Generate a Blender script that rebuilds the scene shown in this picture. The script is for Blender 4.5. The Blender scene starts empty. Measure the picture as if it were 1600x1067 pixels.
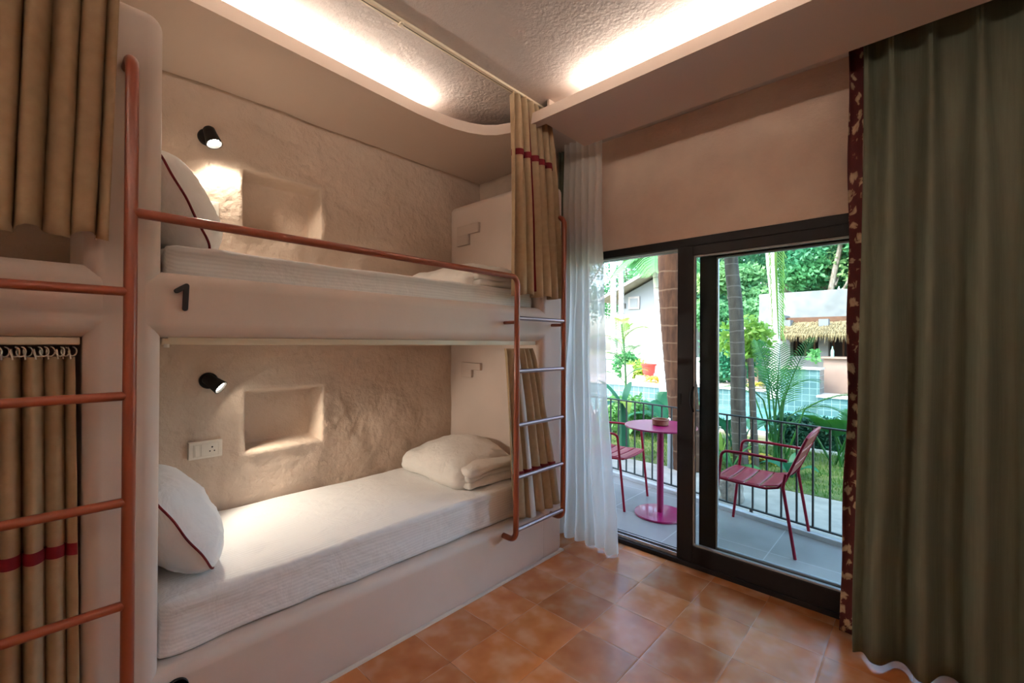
import bpy, bmesh, math, random
from math import sin, cos, pi, sqrt, radians
from mathutils import Vector, Matrix, noise

random.seed(7)
C = bpy.context.scene.collection

# ------------------------------------------------------------------ materials
def newmat(name):
    m = bpy.data.materials.new(name); m.use_nodes = True
    nt = m.node_tree; nt.nodes.clear()
    out = nt.nodes.new('ShaderNodeOutputMaterial')
    return m, nt, out

def N(nt, kind, **kw):
    n = nt.nodes.new(kind)
    for k, v in kw.items():
        if k in n.inputs: n.inputs[k].default_value = v
        else: setattr(n, k, v)
    return n

def rgba(c): return (c[0], c[1], c[2], 1.0)

def ramp(nt, stops, interp='LINEAR'):
    r = nt.nodes.new('ShaderNodeValToRGB'); r.color_ramp.interpolation = interp
    e = r.color_ramp.elements
    while len(e) < len(stops): e.new(0.5)
    for i, (p, c) in enumerate(stops):
        e[i].position = p; e[i].color = rgba(c) if len(c) == 3 else c
    return r

def pm(name, col, rough=0.6, metal=0.0, col2=None, scale=6.0, bumps=(), spec=0.5, coat=0.0,
       stretch=None, trans=0.0, detail=4.0, contrast=(0.35, 0.65)):
    """principled material; optional noise blend to col2, list of bump noises (scale, strength, distance)"""
    m, nt, out = newmat(name)
    b = nt.nodes.new('ShaderNodeBsdfPrincipled')
    b.inputs['Roughness'].default_value = rough; b.inputs['Metallic'].default_value = metal
    b.inputs['Specular IOR Level'].default_value = spec
    b.inputs['Coat Weight'].default_value = coat
    b.inputs['Base Color'].default_value = rgba(col)
    tc = nt.nodes.new('ShaderNodeTexCoord'); vec = tc.outputs['Object']
    if stretch:
        mp = nt.nodes.new('ShaderNodeMapping'); mp.inputs['Scale'].default_value = stretch
        nt.links.new(vec, mp.inputs['Vector']); vec = mp.outputs['Vector']
    colout = None
    if col2:
        n = N(nt, 'ShaderNodeTexNoise', Scale=scale, Detail=detail); nt.links.new(vec, n.inputs['Vector'])
        r = ramp(nt, [(contrast[0], col), (contrast[1], col2)])
        nt.links.new(n.outputs['Fac'], r.inputs['Fac']); colout = r.outputs['Color']
        nt.links.new(colout, b.inputs['Base Color'])
    prev = None
    for (s, st, d) in bumps:
        n = N(nt, 'ShaderNodeTexNoise', Scale=s, Detail=3.0); nt.links.new(vec, n.inputs['Vector'])
        bp = N(nt, 'ShaderNodeBump', Strength=st, Distance=d); nt.links.new(n.outputs['Fac'], bp.inputs['Height'])
        if prev: nt.links.new(prev, bp.inputs['Normal'])
        prev = bp.outputs['Normal']
    if prev: nt.links.new(prev, b.inputs['Normal'])
    if trans > 0:
        t = nt.nodes.new('ShaderNodeBsdfTranslucent'); t.inputs['Color'].default_value = rgba(col)
        if colout: nt.links.new(colout, t.inputs['Color'])
        mx = nt.nodes.new('ShaderNodeMixShader'); mx.inputs['Fac'].default_value = trans
        nt.links.new(b.outputs[0], mx.inputs[1]); nt.links.new(t.outputs[0], mx.inputs[2])
        nt.links.new(mx.outputs[0], out.inputs['Surface'])
    else:
        nt.links.new(b.outputs[0], out.inputs['Surface'])
    return m

def emit(name, col, strength):
    m, nt, out = newmat(name)
    e = nt.nodes.new('ShaderNodeEmission'); e.inputs['Color'].default_value = rgba(col)
    e.inputs['Strength'].default_value = strength
    nt.links.new(e.outputs[0], out.inputs['Surface']); return m

def glass_mat():
    m, nt, out = newmat('clear pane')
    t = nt.nodes.new('ShaderNodeBsdfTransparent'); t.inputs['Color'].default_value = (0.93, 0.97, 0.96, 1)
    g = nt.nodes.new('ShaderNodeBsdfGlossy'); g.inputs['Roughness'].default_value = 0.01
    f = nt.nodes.new('ShaderNodeFresnel'); f.inputs['IOR'].default_value = 1.16
    mx = nt.nodes.new('ShaderNodeMixShader')
    nt.links.new(f.outputs[0], mx.inputs['Fac']); nt.links.new(t.outputs[0], mx.inputs[1]); nt.links.new(g.outputs[0], mx.inputs[2])
    nt.links.new(mx.outputs[0], out.inputs['Surface']); return m

def sheer_mat():
    m, nt, out = newmat('sheer voile')
    t = nt.nodes.new('ShaderNodeBsdfTransparent'); t.inputs['Color'].default_value = (1, 1, 1, 1)
    d = nt.nodes.new('ShaderNodeBsdfDiffuse'); d.inputs['Color'].default_value = (0.90, 0.90, 0.88, 1)
    l = nt.nodes.new('ShaderNodeBsdfTranslucent'); l.inputs['Color'].default_value = (0.9, 0.9, 0.88, 1)
    a = nt.nodes.new('ShaderNodeMixShader'); a.inputs['Fac'].default_value = 0.6
    nt.links.new(d.outputs[0], a.inputs[1]); nt.links.new(l.outputs[0], a.inputs[2])
    b = nt.nodes.new('ShaderNodeMixShader'); b.inputs['Fac'].default_value = 0.84
    nt.links.new(t.outputs[0], b.inputs[1]); nt.links.new(a.outputs[0], b.inputs[2])
    nt.links.new(b.outputs[0], out.inputs['Surface']); return m

def floor_mat():
    """30 cm mottled terracotta tiles with thin pale joints"""
    m, nt, out = newmat('terracotta tiles')
    b = nt.nodes.new('ShaderNodeBsdfPrincipled')
    tc = nt.nodes.new('ShaderNodeTexCoord')
    mp = nt.nodes.new('ShaderNodeMapping'); mp.vector_type = 'POINT'
    mp.inputs['Location'].default_value = (1.543 + 30 * .3, -1.555 + 30 * .3, .5)
    nt.links.new(tc.outputs['Object'], mp.inputs['Vector'])
    dv = N(nt, 'ShaderNodeVectorMath', operation='DIVIDE'); dv.inputs[1].default_value = (.3, .3, 1)
    nt.links.new(mp.outputs[0], dv.inputs[0])
    fl = N(nt, 'ShaderNodeVectorMath', operation='FLOOR'); nt.links.new(dv.outputs[0], fl.inputs[0])
    fr = N(nt, 'ShaderNodeVectorMath', operation='FRACTION'); nt.links.new(dv.outputs[0], fr.inputs[0])
    wn = N(nt, 'ShaderNodeTexWhiteNoise', noise_dimensions='3D'); nt.links.new(fl.outputs[0], wn.inputs['Vector'])
    off = N(nt, 'ShaderNodeVectorMath', operation='SCALE'); off.inputs['Scale'].default_value = 40
    nt.links.new(wn.outputs['Color'], off.inputs[0])
    ad = N(nt, 'ShaderNodeVectorMath', operation='ADD'); nt.links.new(tc.outputs['Object'], ad.inputs[0]); nt.links.new(off.outputs[0], ad.inputs[1])
    n1 = N(nt, 'ShaderNodeTexNoise', Scale=8.0, Detail=2.0, Roughness=0.45); nt.links.new(ad.outputs[0], n1.inputs['Vector'])
    r1 = ramp(nt, [(0.25, (0.42, 0.135, 0.036)), (0.50, (0.50, 0.19, 0.066)), (0.80, (0.60, 0.33, 0.19))])
    nt.links.new(n1.outputs['Fac'], r1.inputs['Fac'])
    hv = nt.nodes.new('ShaderNodeHueSaturation')
    vm = N(nt, 'ShaderNodeMapRange'); vm.inputs['To Min'].default_value = 0.78; vm.inputs['To Max'].default_value = 1.12
    nt.links.new(wn.outputs['Value'], vm.inputs['Value']); nt.links.new(vm.outputs[0], hv.inputs['Value'])
    nt.links.new(r1.outputs['Color'], hv.inputs['Color'])
    sx = nt.nodes.new('ShaderNodeSeparateXYZ'); nt.links.new(fr.outputs[0], sx.inputs[0])
    ds = []
    for ax in 'XY':
        s = N(nt, 'ShaderNodeMath', operation='SUBTRACT'); nt.links.new(sx.outputs[ax], s.inputs[0]); s.inputs[1].default_value = .5
        a = N(nt, 'ShaderNodeMath', operation='ABSOLUTE'); nt.links.new(s.outputs[0], a.inputs[0]); ds.append(a)
    mxn = N(nt, 'ShaderNodeMath', operation='MAXIMUM'); nt.links.new(ds[0].outputs[0], mxn.inputs[0]); nt.links.new(ds[1].outputs[0], mxn.inputs[1])
    gt = N(nt, 'ShaderNodeMapRange'); gt.inputs['From Min'].default_value = 0.4955; gt.inputs['From Max'].default_value = 0.4985
    nt.links.new(mxn.outputs[0], gt.inputs['Value'])
    n2 = N(nt, 'ShaderNodeTexNoise', Scale=9.0, Detail=2.0); nt.links.new(tc.outputs['Object'], n2.inputs['Vector'])
    rg = ramp(nt, [(0.35, (0.16, 0.07, 0.035)), (0.6, (0.62, 0.44, 0.32))]); nt.links.new(n2.outputs['Fac'], rg.inputs['Fac'])
    mix = N(nt, 'ShaderNodeMix', data_type='RGBA')
    nt.links.new(gt.outputs[0], mix.inputs['Factor']); nt.links.new(hv.outputs['Color'], mix.inputs['A']); nt.links.new(rg.outputs['Color'], mix.inputs['B'])
    nt.links.new(mix.outputs['Result'], b.inputs['Base Color'])
    b.inputs['Roughness'].default_value = 0.24
    ne = N(nt, 'ShaderNodeMapRange'); ne.inputs['From Min'].default_value = 0.47; ne.inputs['From Max'].default_value = 0.5
    ne.inputs['To Min'].default_value = 1; ne.inputs['To Max'].default_value = 0
    nt.links.new(mxn.outputs[0], ne.inputs['Value'])
    bp = N(nt, 'ShaderNodeBump', Strength=0.3, Distance=0.002); nt.links.new(ne.outputs[0], bp.inputs['Height'])
    nt.links.new(bp.outputs[0], b.inputs['Normal'])
    nt.links.new(b.outputs[0], out.inputs['Surface']); return m

def tile_mat(name, col, col2, grout, size, rough=0.3, gw=0.03):
    m, nt, out = newmat(name)
    b = nt.nodes.new('ShaderNodeBsdfPrincipled'); b.inputs['Roughness'].default_value = rough
    tc = nt.nodes.new('ShaderNodeTexCoord')
    dv = N(nt, 'ShaderNodeVectorMath', operation='DIVIDE'); dv.inputs[1].default_value = (size, size, size)
    nt.links.new(tc.outputs['Object'], dv.inputs[0])
    of = N(nt, 'ShaderNodeVectorMath', operation='ADD'); of.inputs[1].default_value = (.31, .31, .31); nt.links.new(dv.outputs[0], of.inputs[0])
    fl = N(nt, 'ShaderNodeVectorMath', operation='FLOOR'); nt.links.new(of.outputs[0], fl.inputs[0])
    fr = N(nt, 'ShaderNodeVectorMath', operation='FRACTION'); nt.links.new(of.outputs[0], fr.inputs[0])
    ge = nt.nodes.new('ShaderNodeNewGeometry')
    wn = N(nt, 'ShaderNodeTexWhiteNoise', noise_dimensions='3D'); nt.links.new(fl.outputs[0], wn.inputs['Vector'])
    n1 = N(nt, 'ShaderNodeTexNoise', Scale=3.0, Detail=4.0); nt.links.new(tc.outputs['Object'], n1.inputs['Vector'])
    av = N(nt, 'ShaderNodeMath', operation='MULTIPLY_ADD'); nt.links.new(wn.outputs['Value'], av.inputs[0]); av.inputs[1].default_value = .35
    nt.links.new(n1.outputs['Fac'], av.inputs[2])
    r = ramp(nt, [(0.35, col), (0.95, col2)]); nt.links.new(av.outputs[0], r.inputs['Fac'])
    sx = nt.nodes.new('ShaderNodeSeparateXYZ'); nt.links.new(fr.outputs[0], sx.inputs[0])
    sn = nt.nodes.new('ShaderNodeSeparateXYZ'); nt.links.new(ge.outputs['True Normal'], sn.inputs[0])
    ms = []
    for ax in 'XYZ':
        s = N(nt, 'ShaderNodeMath', operation='SUBTRACT'); nt.links.new(sx.outputs[ax], s.inputs[0]); s.inputs[1].default_value = .5
        a = N(nt, 'ShaderNodeMath', operation='ABSOLUTE'); nt.links.new(s.outputs[0], a.inputs[0])
        g = N(nt, 'ShaderNodeMath', operation='GREATER_THAN'); nt.links.new(a.outputs[0], g.inputs[0]); g.inputs[1].default_value = .5 - gw
        na = N(nt, 'ShaderNodeMath', operation='ABSOLUTE'); nt.links.new(sn.outputs[ax], na.inputs[0])
        lt = N(nt, 'ShaderNodeMath', operation='LESS_THAN'); nt.links.new(na.outputs[0], lt.inputs[0]); lt.inputs[1].default_value = .7
        mu = N(nt, 'ShaderNodeMath', operation='MULTIPLY'); nt.links.new(g.outputs[0], mu.inputs[0]); nt.links.new(lt.outputs[0], mu.inputs[1])
        ms.append(mu)
    m1 = N(nt, 'ShaderNodeMath', operation='MAXIMUM'); nt.links.new(ms[0].outputs[0], m1.inputs[0]); nt.links.new(ms[1].outputs[0], m1.inputs[1])
    m2 = N(nt, 'ShaderNodeMath', operation='MAXIMUM'); nt.links.new(m1.outputs[0], m2.inputs[0]); nt.links.new(ms[2].outputs[0], m2.inputs[1])
    mix = N(nt, 'ShaderNodeMix', data_type='RGBA'); nt.links.new(m2.outputs[0], mix.inputs['Factor'])
    nt.links.new(r.outputs['Color'], mix.inputs['A']); mix.inputs['B'].default_value = rgba(grout)
    nt.links.new(mix.outputs['Result'], b.inputs['Base Color'])
    nt.links.new(b.outputs[0], out.inputs['Surface']); return m

def bark_mat(name, col, col2, ring, rings=9.0):
    m, nt, out = newmat(name)
    b = nt.nodes.new('ShaderNodeBsdfPrincipled'); b.inputs['Roughness'].default_value = 0.9
    tc = nt.nodes.new('ShaderNodeTexCoord')
    mp = nt.nodes.new('ShaderNodeMapping'); mp.inputs['Scale'].default_value = (12, 12, 2.5); nt.links.new(tc.outputs['Object'], mp.inputs['Vector'])
    n = N(nt, 'ShaderNodeTexNoise', Scale=1.6, Detail=6.0); nt.links.new(mp.outputs[0], n.inputs['Vector'])
    r = ramp(nt, [(0.35, col), (0.68, col2)]); nt.links.new(n.outputs['Fac'], r.inputs['Fac'])
    w = N(nt, 'ShaderNodeTexWave', wave_type='BANDS', bands_direction='Z', wave_profile='SAW', Scale=rings / 6.283, Distortion=1.4); 
    w.inputs['Detail'].default_value = 2.0; w.inputs['Detail Scale'].default_value = 2.0
    nt.links.new(tc.outputs['Object'], w.inputs['Vector'])
    rr = ramp(nt, [(0.90, (0, 0, 0)), (0.95, (1, 1, 1))]); nt.links.new(w.outputs['Fac'], rr.inputs['Fac'])
    mix = N(nt, 'ShaderNodeMix', data_type='RGBA'); nt.links.new(rr.outputs['Color'], mix.inputs['Factor'])
    nt.links.new(r.outputs['Color'], mix.inputs['A']); mix.inputs['B'].default_value = rgba(ring)
    nt.links.new(mix.outputs['Result'], b.inputs['Base Color'])
    bp = N(nt, 'ShaderNodeBump', Strength=0.7, Distance=0.02); nt.links.new(n.outputs['Fac'], bp.inputs['Height'])
    nt.links.new(bp.outputs[0], b.inputs['Normal'])
    nt.links.new(b.outputs[0], out.inputs['Surface']); return m

def linen_mat(name, base, rough=0.75, stripe=0.0, crease=7.0):
    """white cotton with a fine woven stripe and soft wrinkles"""
    m, nt, out = newmat(name)
    b = nt.nodes.new('ShaderNodeBsdfPrincipled'); b.inputs['Roughness'].default_value = rough
    b.inputs['Base Color'].default_value = rgba(base); b.inputs['Specular IOR Level'].default_value = 0.25
    b.inputs['Sheen Weight'].default_value = 0.15
    tc = nt.nodes.new('ShaderNodeTexCoord')
    n = N(nt, 'ShaderNodeTexNoise', Scale=5.0, Detail=4.0, Distortion=0.8); nt.links.new(tc.outputs['Object'], n.inputs['Vector'])
    bp = N(nt, 'ShaderNodeBump', Strength=0.35, Distance=0.03); nt.links.new(n.outputs['Fac'], bp.inputs['Height'])
    n2 = N(nt, 'ShaderNodeTexNoise', Scale=crease, Detail=3.0, Distortion=2.2); nt.links.new(tc.outputs['Object'], n2.inputs['Vector'])
    b2 = N(nt, 'ShaderNodeBump', Strength=0.45, Distance=0.012); nt.links.new(n2.outputs['Fac'], b2.inputs['Height']); nt.links.new(bp.outputs[0], b2.inputs['Normal'])
    last = b2.outputs[0]
    if stripe > 0:
        ge = nt.nodes.new('ShaderNodeNewGeometry')
        sn = nt.nodes.new('ShaderNodeSeparateXYZ'); nt.links.new(ge.outputs['True Normal'], sn.inputs[0])
        sp = nt.nodes.new('ShaderNodeSeparateXYZ'); nt.links.new(tc.outputs['Object'], sp.inputs[0])
        ad = N(nt, 'ShaderNodeMath', operation='ADD'); nt.links.new(sp.outputs['X'], ad.inputs[0]); nt.links.new(sp.outputs['Z'], ad.inputs[1])
        mu = N(nt, 'ShaderNodeMath', operation='MULTIPLY'); nt.links.new(ad.outputs[0], mu.inputs[0]); mu.inputs[1].default_value = 2 * pi / 0.014
        sn2 = N(nt, 'ShaderNodeMath', operation='SINE'); nt.links.new(mu.outputs[0], sn2.inputs[0])
        rp = ramp(nt, [(0.35, (base[0] * .93, base[1] * .93, base[2] * .935)), (0.65, base)])
        mr = N(nt, 'ShaderNodeMapRange'); mr.inputs['From Min'].default_value = -1; nt.links.new(sn2.outputs[0], mr.inputs['Value'])
        nt.links.new(mr.outputs[0], rp.inputs['Fac']); nt.links.new(rp.outputs['Color'], b.inputs['Base Color'])
    nt.links.new(last, b.inputs['Normal'])
    nt.links.new(b.outputs[0], out.inputs['Surface']); return m

def floral_mat():
    m, nt, out = newmat('burgundy floral print')
    b = nt.nodes.new('ShaderNodeBsdfPrincipled'); b.inputs['Roughness'].default_value = 0.85
    tc = nt.nodes.new('ShaderNodeTexCoord')
    mp = nt.nodes.new('ShaderNodeMapping'); mp.inputs['Scale'].default_value = (1.0, 1.0, 0.7); nt.links.new(tc.outputs['Object'], mp.inputs['Vector'])
    n = N(nt, 'ShaderNodeTexNoise', Scale=30.0, Detail=2.0, Distortion=1.5); nt.links.new(mp.outputs[0], n.inputs['Vector'])
    v = N(nt, 'ShaderNodeTexVoronoi', Scale=21.0); v.inputs['Randomness'].default_value = 0.9
    nt.links.new(mp.outputs[0], v.inputs['Vector'])
    ad = N(nt, 'ShaderNodeMath', operation='MULTIPLY_ADD'); nt.links.new(n.outputs['Fac'], ad.inputs[0]); ad.inputs[1].default_value = 0.9
    nt.links.new(v.outputs['Distance'], ad.inputs[2])
    r = ramp(nt, [(0.0, (0.30, 0.08, 0.03)), (0.62, (0.52, 0.38, 0.25)), (0.78, (0.30, 0.2, 0.12)), (0.82, (0.10, 0.012, 0.01)), (1.0, (0.075, 0.008, 0.008))])
    nt.links.new(ad.outputs[0], r.inputs['Fac']); nt.links.new(r.outputs['Color'], b.inputs['Base Color'])
    nt.links.new(b.outputs[0], out.inputs['Surface']); return m

def leaf_mat(name, col, col2, scale=1.5, trans=0.35, rough=0.45):
    return pm(name, col, rough, col2=col2, scale=scale, trans=trans, spec=0.4, detail=1.0)

M = dict(
    plaster=pm('smooth lime plaster', (0.71, 0.60, 0.53), 0.58, col2=(0.66, 0.55, 0.48), scale=2.2, bumps=((3.5, 0.12, 0.02), (60, 0.06, 0.003))),
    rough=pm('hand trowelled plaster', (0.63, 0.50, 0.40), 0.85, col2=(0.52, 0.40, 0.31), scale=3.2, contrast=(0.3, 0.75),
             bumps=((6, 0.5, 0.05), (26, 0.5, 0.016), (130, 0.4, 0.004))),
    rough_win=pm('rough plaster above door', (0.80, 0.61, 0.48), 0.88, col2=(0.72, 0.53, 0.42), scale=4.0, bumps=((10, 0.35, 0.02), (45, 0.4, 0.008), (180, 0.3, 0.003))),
    ceil=pm('stippled ceiling plaster', (0.60, 0.53, 0.49), 0.85, bumps=((22, 0.30, 0.014), (60, 0.40, 0.010), (140, 0.25, 0.003))),
    slab=pm('painted gypsum', (0.70, 0.57, 0.48), 0.7, bumps=((4, 0.05, 0.02),)),
    floor=floor_mat(),
    grout=pm('white grout line', (0.72, 0.64, 0.56), 0.8),
    terra=pm('terracotta enamel', (0.24, 0.056, 0.024), 0.30, spec=0.55, bumps=((30, 0.03, 0.002),)),
    rung=pm('rung with window sheen', (0.30, 0.22, 0.23), 0.3, metal=0.7, bumps=((80, 0.03, 0.001),)),  # grey stands for the window's grazing sheen on terracotta rungs
    cream_cloth=pm('beige curtain cloth', (0.46, 0.335, 0.205), 0.85, col2=(0.42, 0.30, 0.18), scale=30, spec=0.2, bumps=((260, 0.15, 0.001), (10, 0.2, 0.012)), trans=0.12),
    pale_cloth=pm('pale lining cloth', (0.66, 0.60, 0.54), 0.85, spec=0.2, bumps=((240, 0.15, 0.001),), trans=0.15),
    plate=pm('dull cream plate', (0.60, 0.49, 0.42), 0.6),
    band=pm('burgundy ribbon', (0.15, 0.006, 0.012), 0.7, spec=0.25),
    green_cloth=pm('olive green drape', (0.135, 0.145, 0.10), 0.8, col2=(0.118, 0.128, 0.088), scale=3, stretch=(40, 40, 1.5), spec=0.2, bumps=((40, 0.06, 0.003),)),
    floral=floral_mat(), sheer=sheer_mat(), glass=glass_mat(),
    linen=linen_mat('white fitted sheet', (0.87, 0.86, 0.85), stripe=1.0),
    cotton=linen_mat('white cotton cover', (0.88, 0.87, 0.86)),
    duvet=linen_mat('folded duvet cotton', (0.85, 0.81, 0.76), crease=11.0),
    black=pm('matt black metal', (0.009, 0.008, 0.008), 0.5, spec=0.3, bumps=((120, 0.04, 0.001),)),
    alu=pm('dark bronze aluminium', (0.014, 0.012, 0.013), 0.42, spec=0.22, stretch=(1, 1, 40), bumps=((12, 0.02, 0.001),)),
    bead=pm('grey rubber bead', (0.42, 0.42, 0.43), 0.35),
    rail=pm('raw aluminium rail', (0.75, 0.75, 0.74), 0.3, metal=0.6),
    track=pm('cream track', (0.72, 0.62, 0.46), 0.35, spec=0.6),
    ring=pm('clear nylon hook', (0.72, 0.66, 0.58), 0.3),
    plastic=pm('white plastic', (0.72, 0.66, 0.58), 0.35),
    plastic2=pm('warm white switch', (0.66, 0.60, 0.52), 0.4),
    hole=pm('dark hole', (0.01, 0.01, 0.01), 0.8),
    led=emit('warm strip light', (1.0, 0.89, 0.77), 64.0),
    led_fill=emit('added warm fill strip', (1.0, 0.88, 0.76), 132.0),  # stronger emission for the unseen strips added as room fill
    bulb=emit('lamp lens', (1.0, 0.90, 0.74), 40.0),
    # outdoors
    patio=tile_mat('grey stone tiles', (0.185, 0.18, 0.17), (0.285, 0.275, 0.26), (0.37, 0.36, 0.35), 0.6, 0.45, 0.006),
    kerb=pm('pale kerb', (0.60, 0.66, 0.70), 0.7, col2=(0.5, 0.55, 0.58), scale=9),
    path=pm('pale concrete path', (0.33, 0.33, 0.295), 0.9, col2=(0.245, 0.25, 0.225), scale=5, bumps=((30, 0.3, 0.01),)),
    soil=pm('garden soil', (0.30, 0.24, 0.15), 0.95, col2=(0.16, 0.20, 0.06), scale=1.6, bumps=((8, 0.5, 0.05),)),
    lawn=pm('lawn', (0.05, 0.11, 0.02), 0.9, col2=(0.14, 0.17, 0.05), scale=6, bumps=((40, 0.6, 0.03),)),
    blade=leaf_mat('grass blade', (0.07, 0.20, 0.03), (0.17, 0.26, 0.06), 3.0),
    iron=pm('dark iron', (0.035, 0.045, 0.045), 0.5, spec=0.5),
    rasp=pm('raspberry enamel', (0.33, 0.008, 0.10), 0.28, spec=0.5, coat=0.3),
    wine=pm('wine red enamel', (0.30, 0.010, 0.035), 0.36, spec=0.25),
    ash=pm('turned wood', (0.30, 0.12, 0.06), 0.55, col2=(0.18, 0.07, 0.035), scale=20),
    bollard=pm('grey bollard', (0.22, 0.25, 0.28), 0.5), lampcap=pm('opal lamp cap', (0.78, 0.84, 0.88), 0.3, trans=0.3),
    pooltile=tile_mat('blue pool tiles', (0.06, 0.13, 0.145), (0.12, 0.20, 0.21), (0.24, 0.33, 0.34), 0.15, 0.25, 0.035),
    coping=pm('pale stone coping', (0.62, 0.55, 0.50), 0.7, col2=(0.5, 0.42, 0.38), scale=8),
    water=pm('pool water', (0.08, 0.34, 0.36), 0.05, col2=(0.2, 0.46, 0.47), scale=1.3, bumps=((3.5, 0.25, 0.03),)),
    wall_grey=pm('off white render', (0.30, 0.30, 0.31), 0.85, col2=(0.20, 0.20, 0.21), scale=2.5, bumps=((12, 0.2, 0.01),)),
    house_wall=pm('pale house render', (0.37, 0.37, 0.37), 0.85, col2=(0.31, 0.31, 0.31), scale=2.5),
    white_wall=pm('white render', (0.80, 0.78, 0.77), 0.85, col2=(0.70, 0.68, 0.68), scale=2.5, bumps=((12, 0.2, 0.01),)),
    pink_wall=pm('pink render', (0.40, 0.26, 0.215), 0.85, col2=(0.35, 0.22, 0.18), scale=2.5, bumps=((12, 0.2, 0.01),)),
    grey_wall=pm('grey blue render', (0.20, 0.24, 0.27), 0.85),
    brown=pm('brown timber', (0.19, 0.085, 0.045), 0.7, col2=(0.13, 0.055, 0.03), scale=12),
    darkwood=pm('dark slats', (0.05, 0.03, 0.025), 0.7, col2=(0.025, 0.016, 0.014), scale=10, stretch=(8, 1, 1)),
    thatch=pm('straw thatch', (0.42, 0.32, 0.17), 0.95, col2=(0.22, 0.155, 0.07), scale=14, stretch=(3, 0.6, 0.6), bumps=((40, 0.7, 0.03),)),
    redpot=pm('red plastic', (0.85, 0.05, 0.035), 0.4),
    urn=pm('white urn', (0.82, 0.80, 0.78), 0.5), roof=pm('clay roof', (0.44, 0.20, 0.11), 0.85, col2=(0.55, 0.34, 0.22), scale=8),
    bottle=pm('green glass', (0.35, 0.62, 0.55), 0.15), rock=pm('grey rock', (0.30, 0.27, 0.23), 0.9, col2=(0.18, 0.15, 0.12), scale=9, bumps=((14, 0.6, 0.03),)),
    bark_red=bark_mat('ringed brown bark', (0.05, 0.02, 0.008), (0.105, 0.047, 0.02), (0.14, 0.085, 0.05), 9.0),
    bark_grey=bark_mat('ringed grey bark', (0.055, 0.046, 0.04), (0.115, 0.10, 0.086), (0.17, 0.155, 0.14), 14.0),
    bark_white=bark_mat('pale bark', (0.52, 0.48, 0.44), (0.70, 0.67, 0.63), (0.36, 0.32, 0.28), 8.0),
    stem=pm('green stem', (0.10, 0.28, 0.10), 0.5), bark=pm('dark bark', (0.14, 0.11, 0.09), 0.9, col2=(0.30, 0.26, 0.23), scale=6),
    areca=leaf_mat('areca leaf', (0.015, 0.11, 0.03), (0.05, 0.22, 0.035), 3.0),
    lime=leaf_mat('lime leaf', (0.20, 0.42, 0.06), (0.36, 0.52, 0.12), 3.0),
    teal=leaf_mat('blue green leaf', (0.015, 0.14, 0.075), (0.05, 0.26, 0.13), 2.0),
    mid=leaf_mat('mid green leaf', (0.06, 0.27, 0.09), (0.15, 0.38, 0.12), 1.2),
    canopy=leaf_mat('canopy leaf', (0.04, 0.22, 0.11), (0.12, 0.36, 0.15), 0.5, 0.4),
    canopy2=leaf_mat('pale canopy leaf', (0.12, 0.34, 0.15), (0.30, 0.48, 0.20), 0.5, 0.4),
    canopy3=leaf_mat('dark canopy leaf', (0.025, 0.13, 0.075), (0.07, 0.25, 0.12), 0.5, 0.35),
    yellow=leaf_mat('yellow leaf', (0.72, 0.52, 0.08), (0.60, 0.62, 0.14), 5.0), dry=leaf_mat('dry frond', (0.60, 0.52, 0.34), (0.72, 0.68, 0.52), 4.0),
    redleaf=leaf_mat('red leaf', (0.42, 0.07, 0.05), (0.30, 0.12, 0.06), 5.0),
    hedge=leaf_mat('dark hedge leaf', (0.012, 0.075, 0.05), (0.03, 0.14, 0.075), 4.0, 0.2),
)

# ------------------------------------------------------------------ mesh builder
def world_loc(o):
    v = Vector((0, 0, 0))
    while o is not None:
        v += o.location; o = o.parent
    return v

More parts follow.
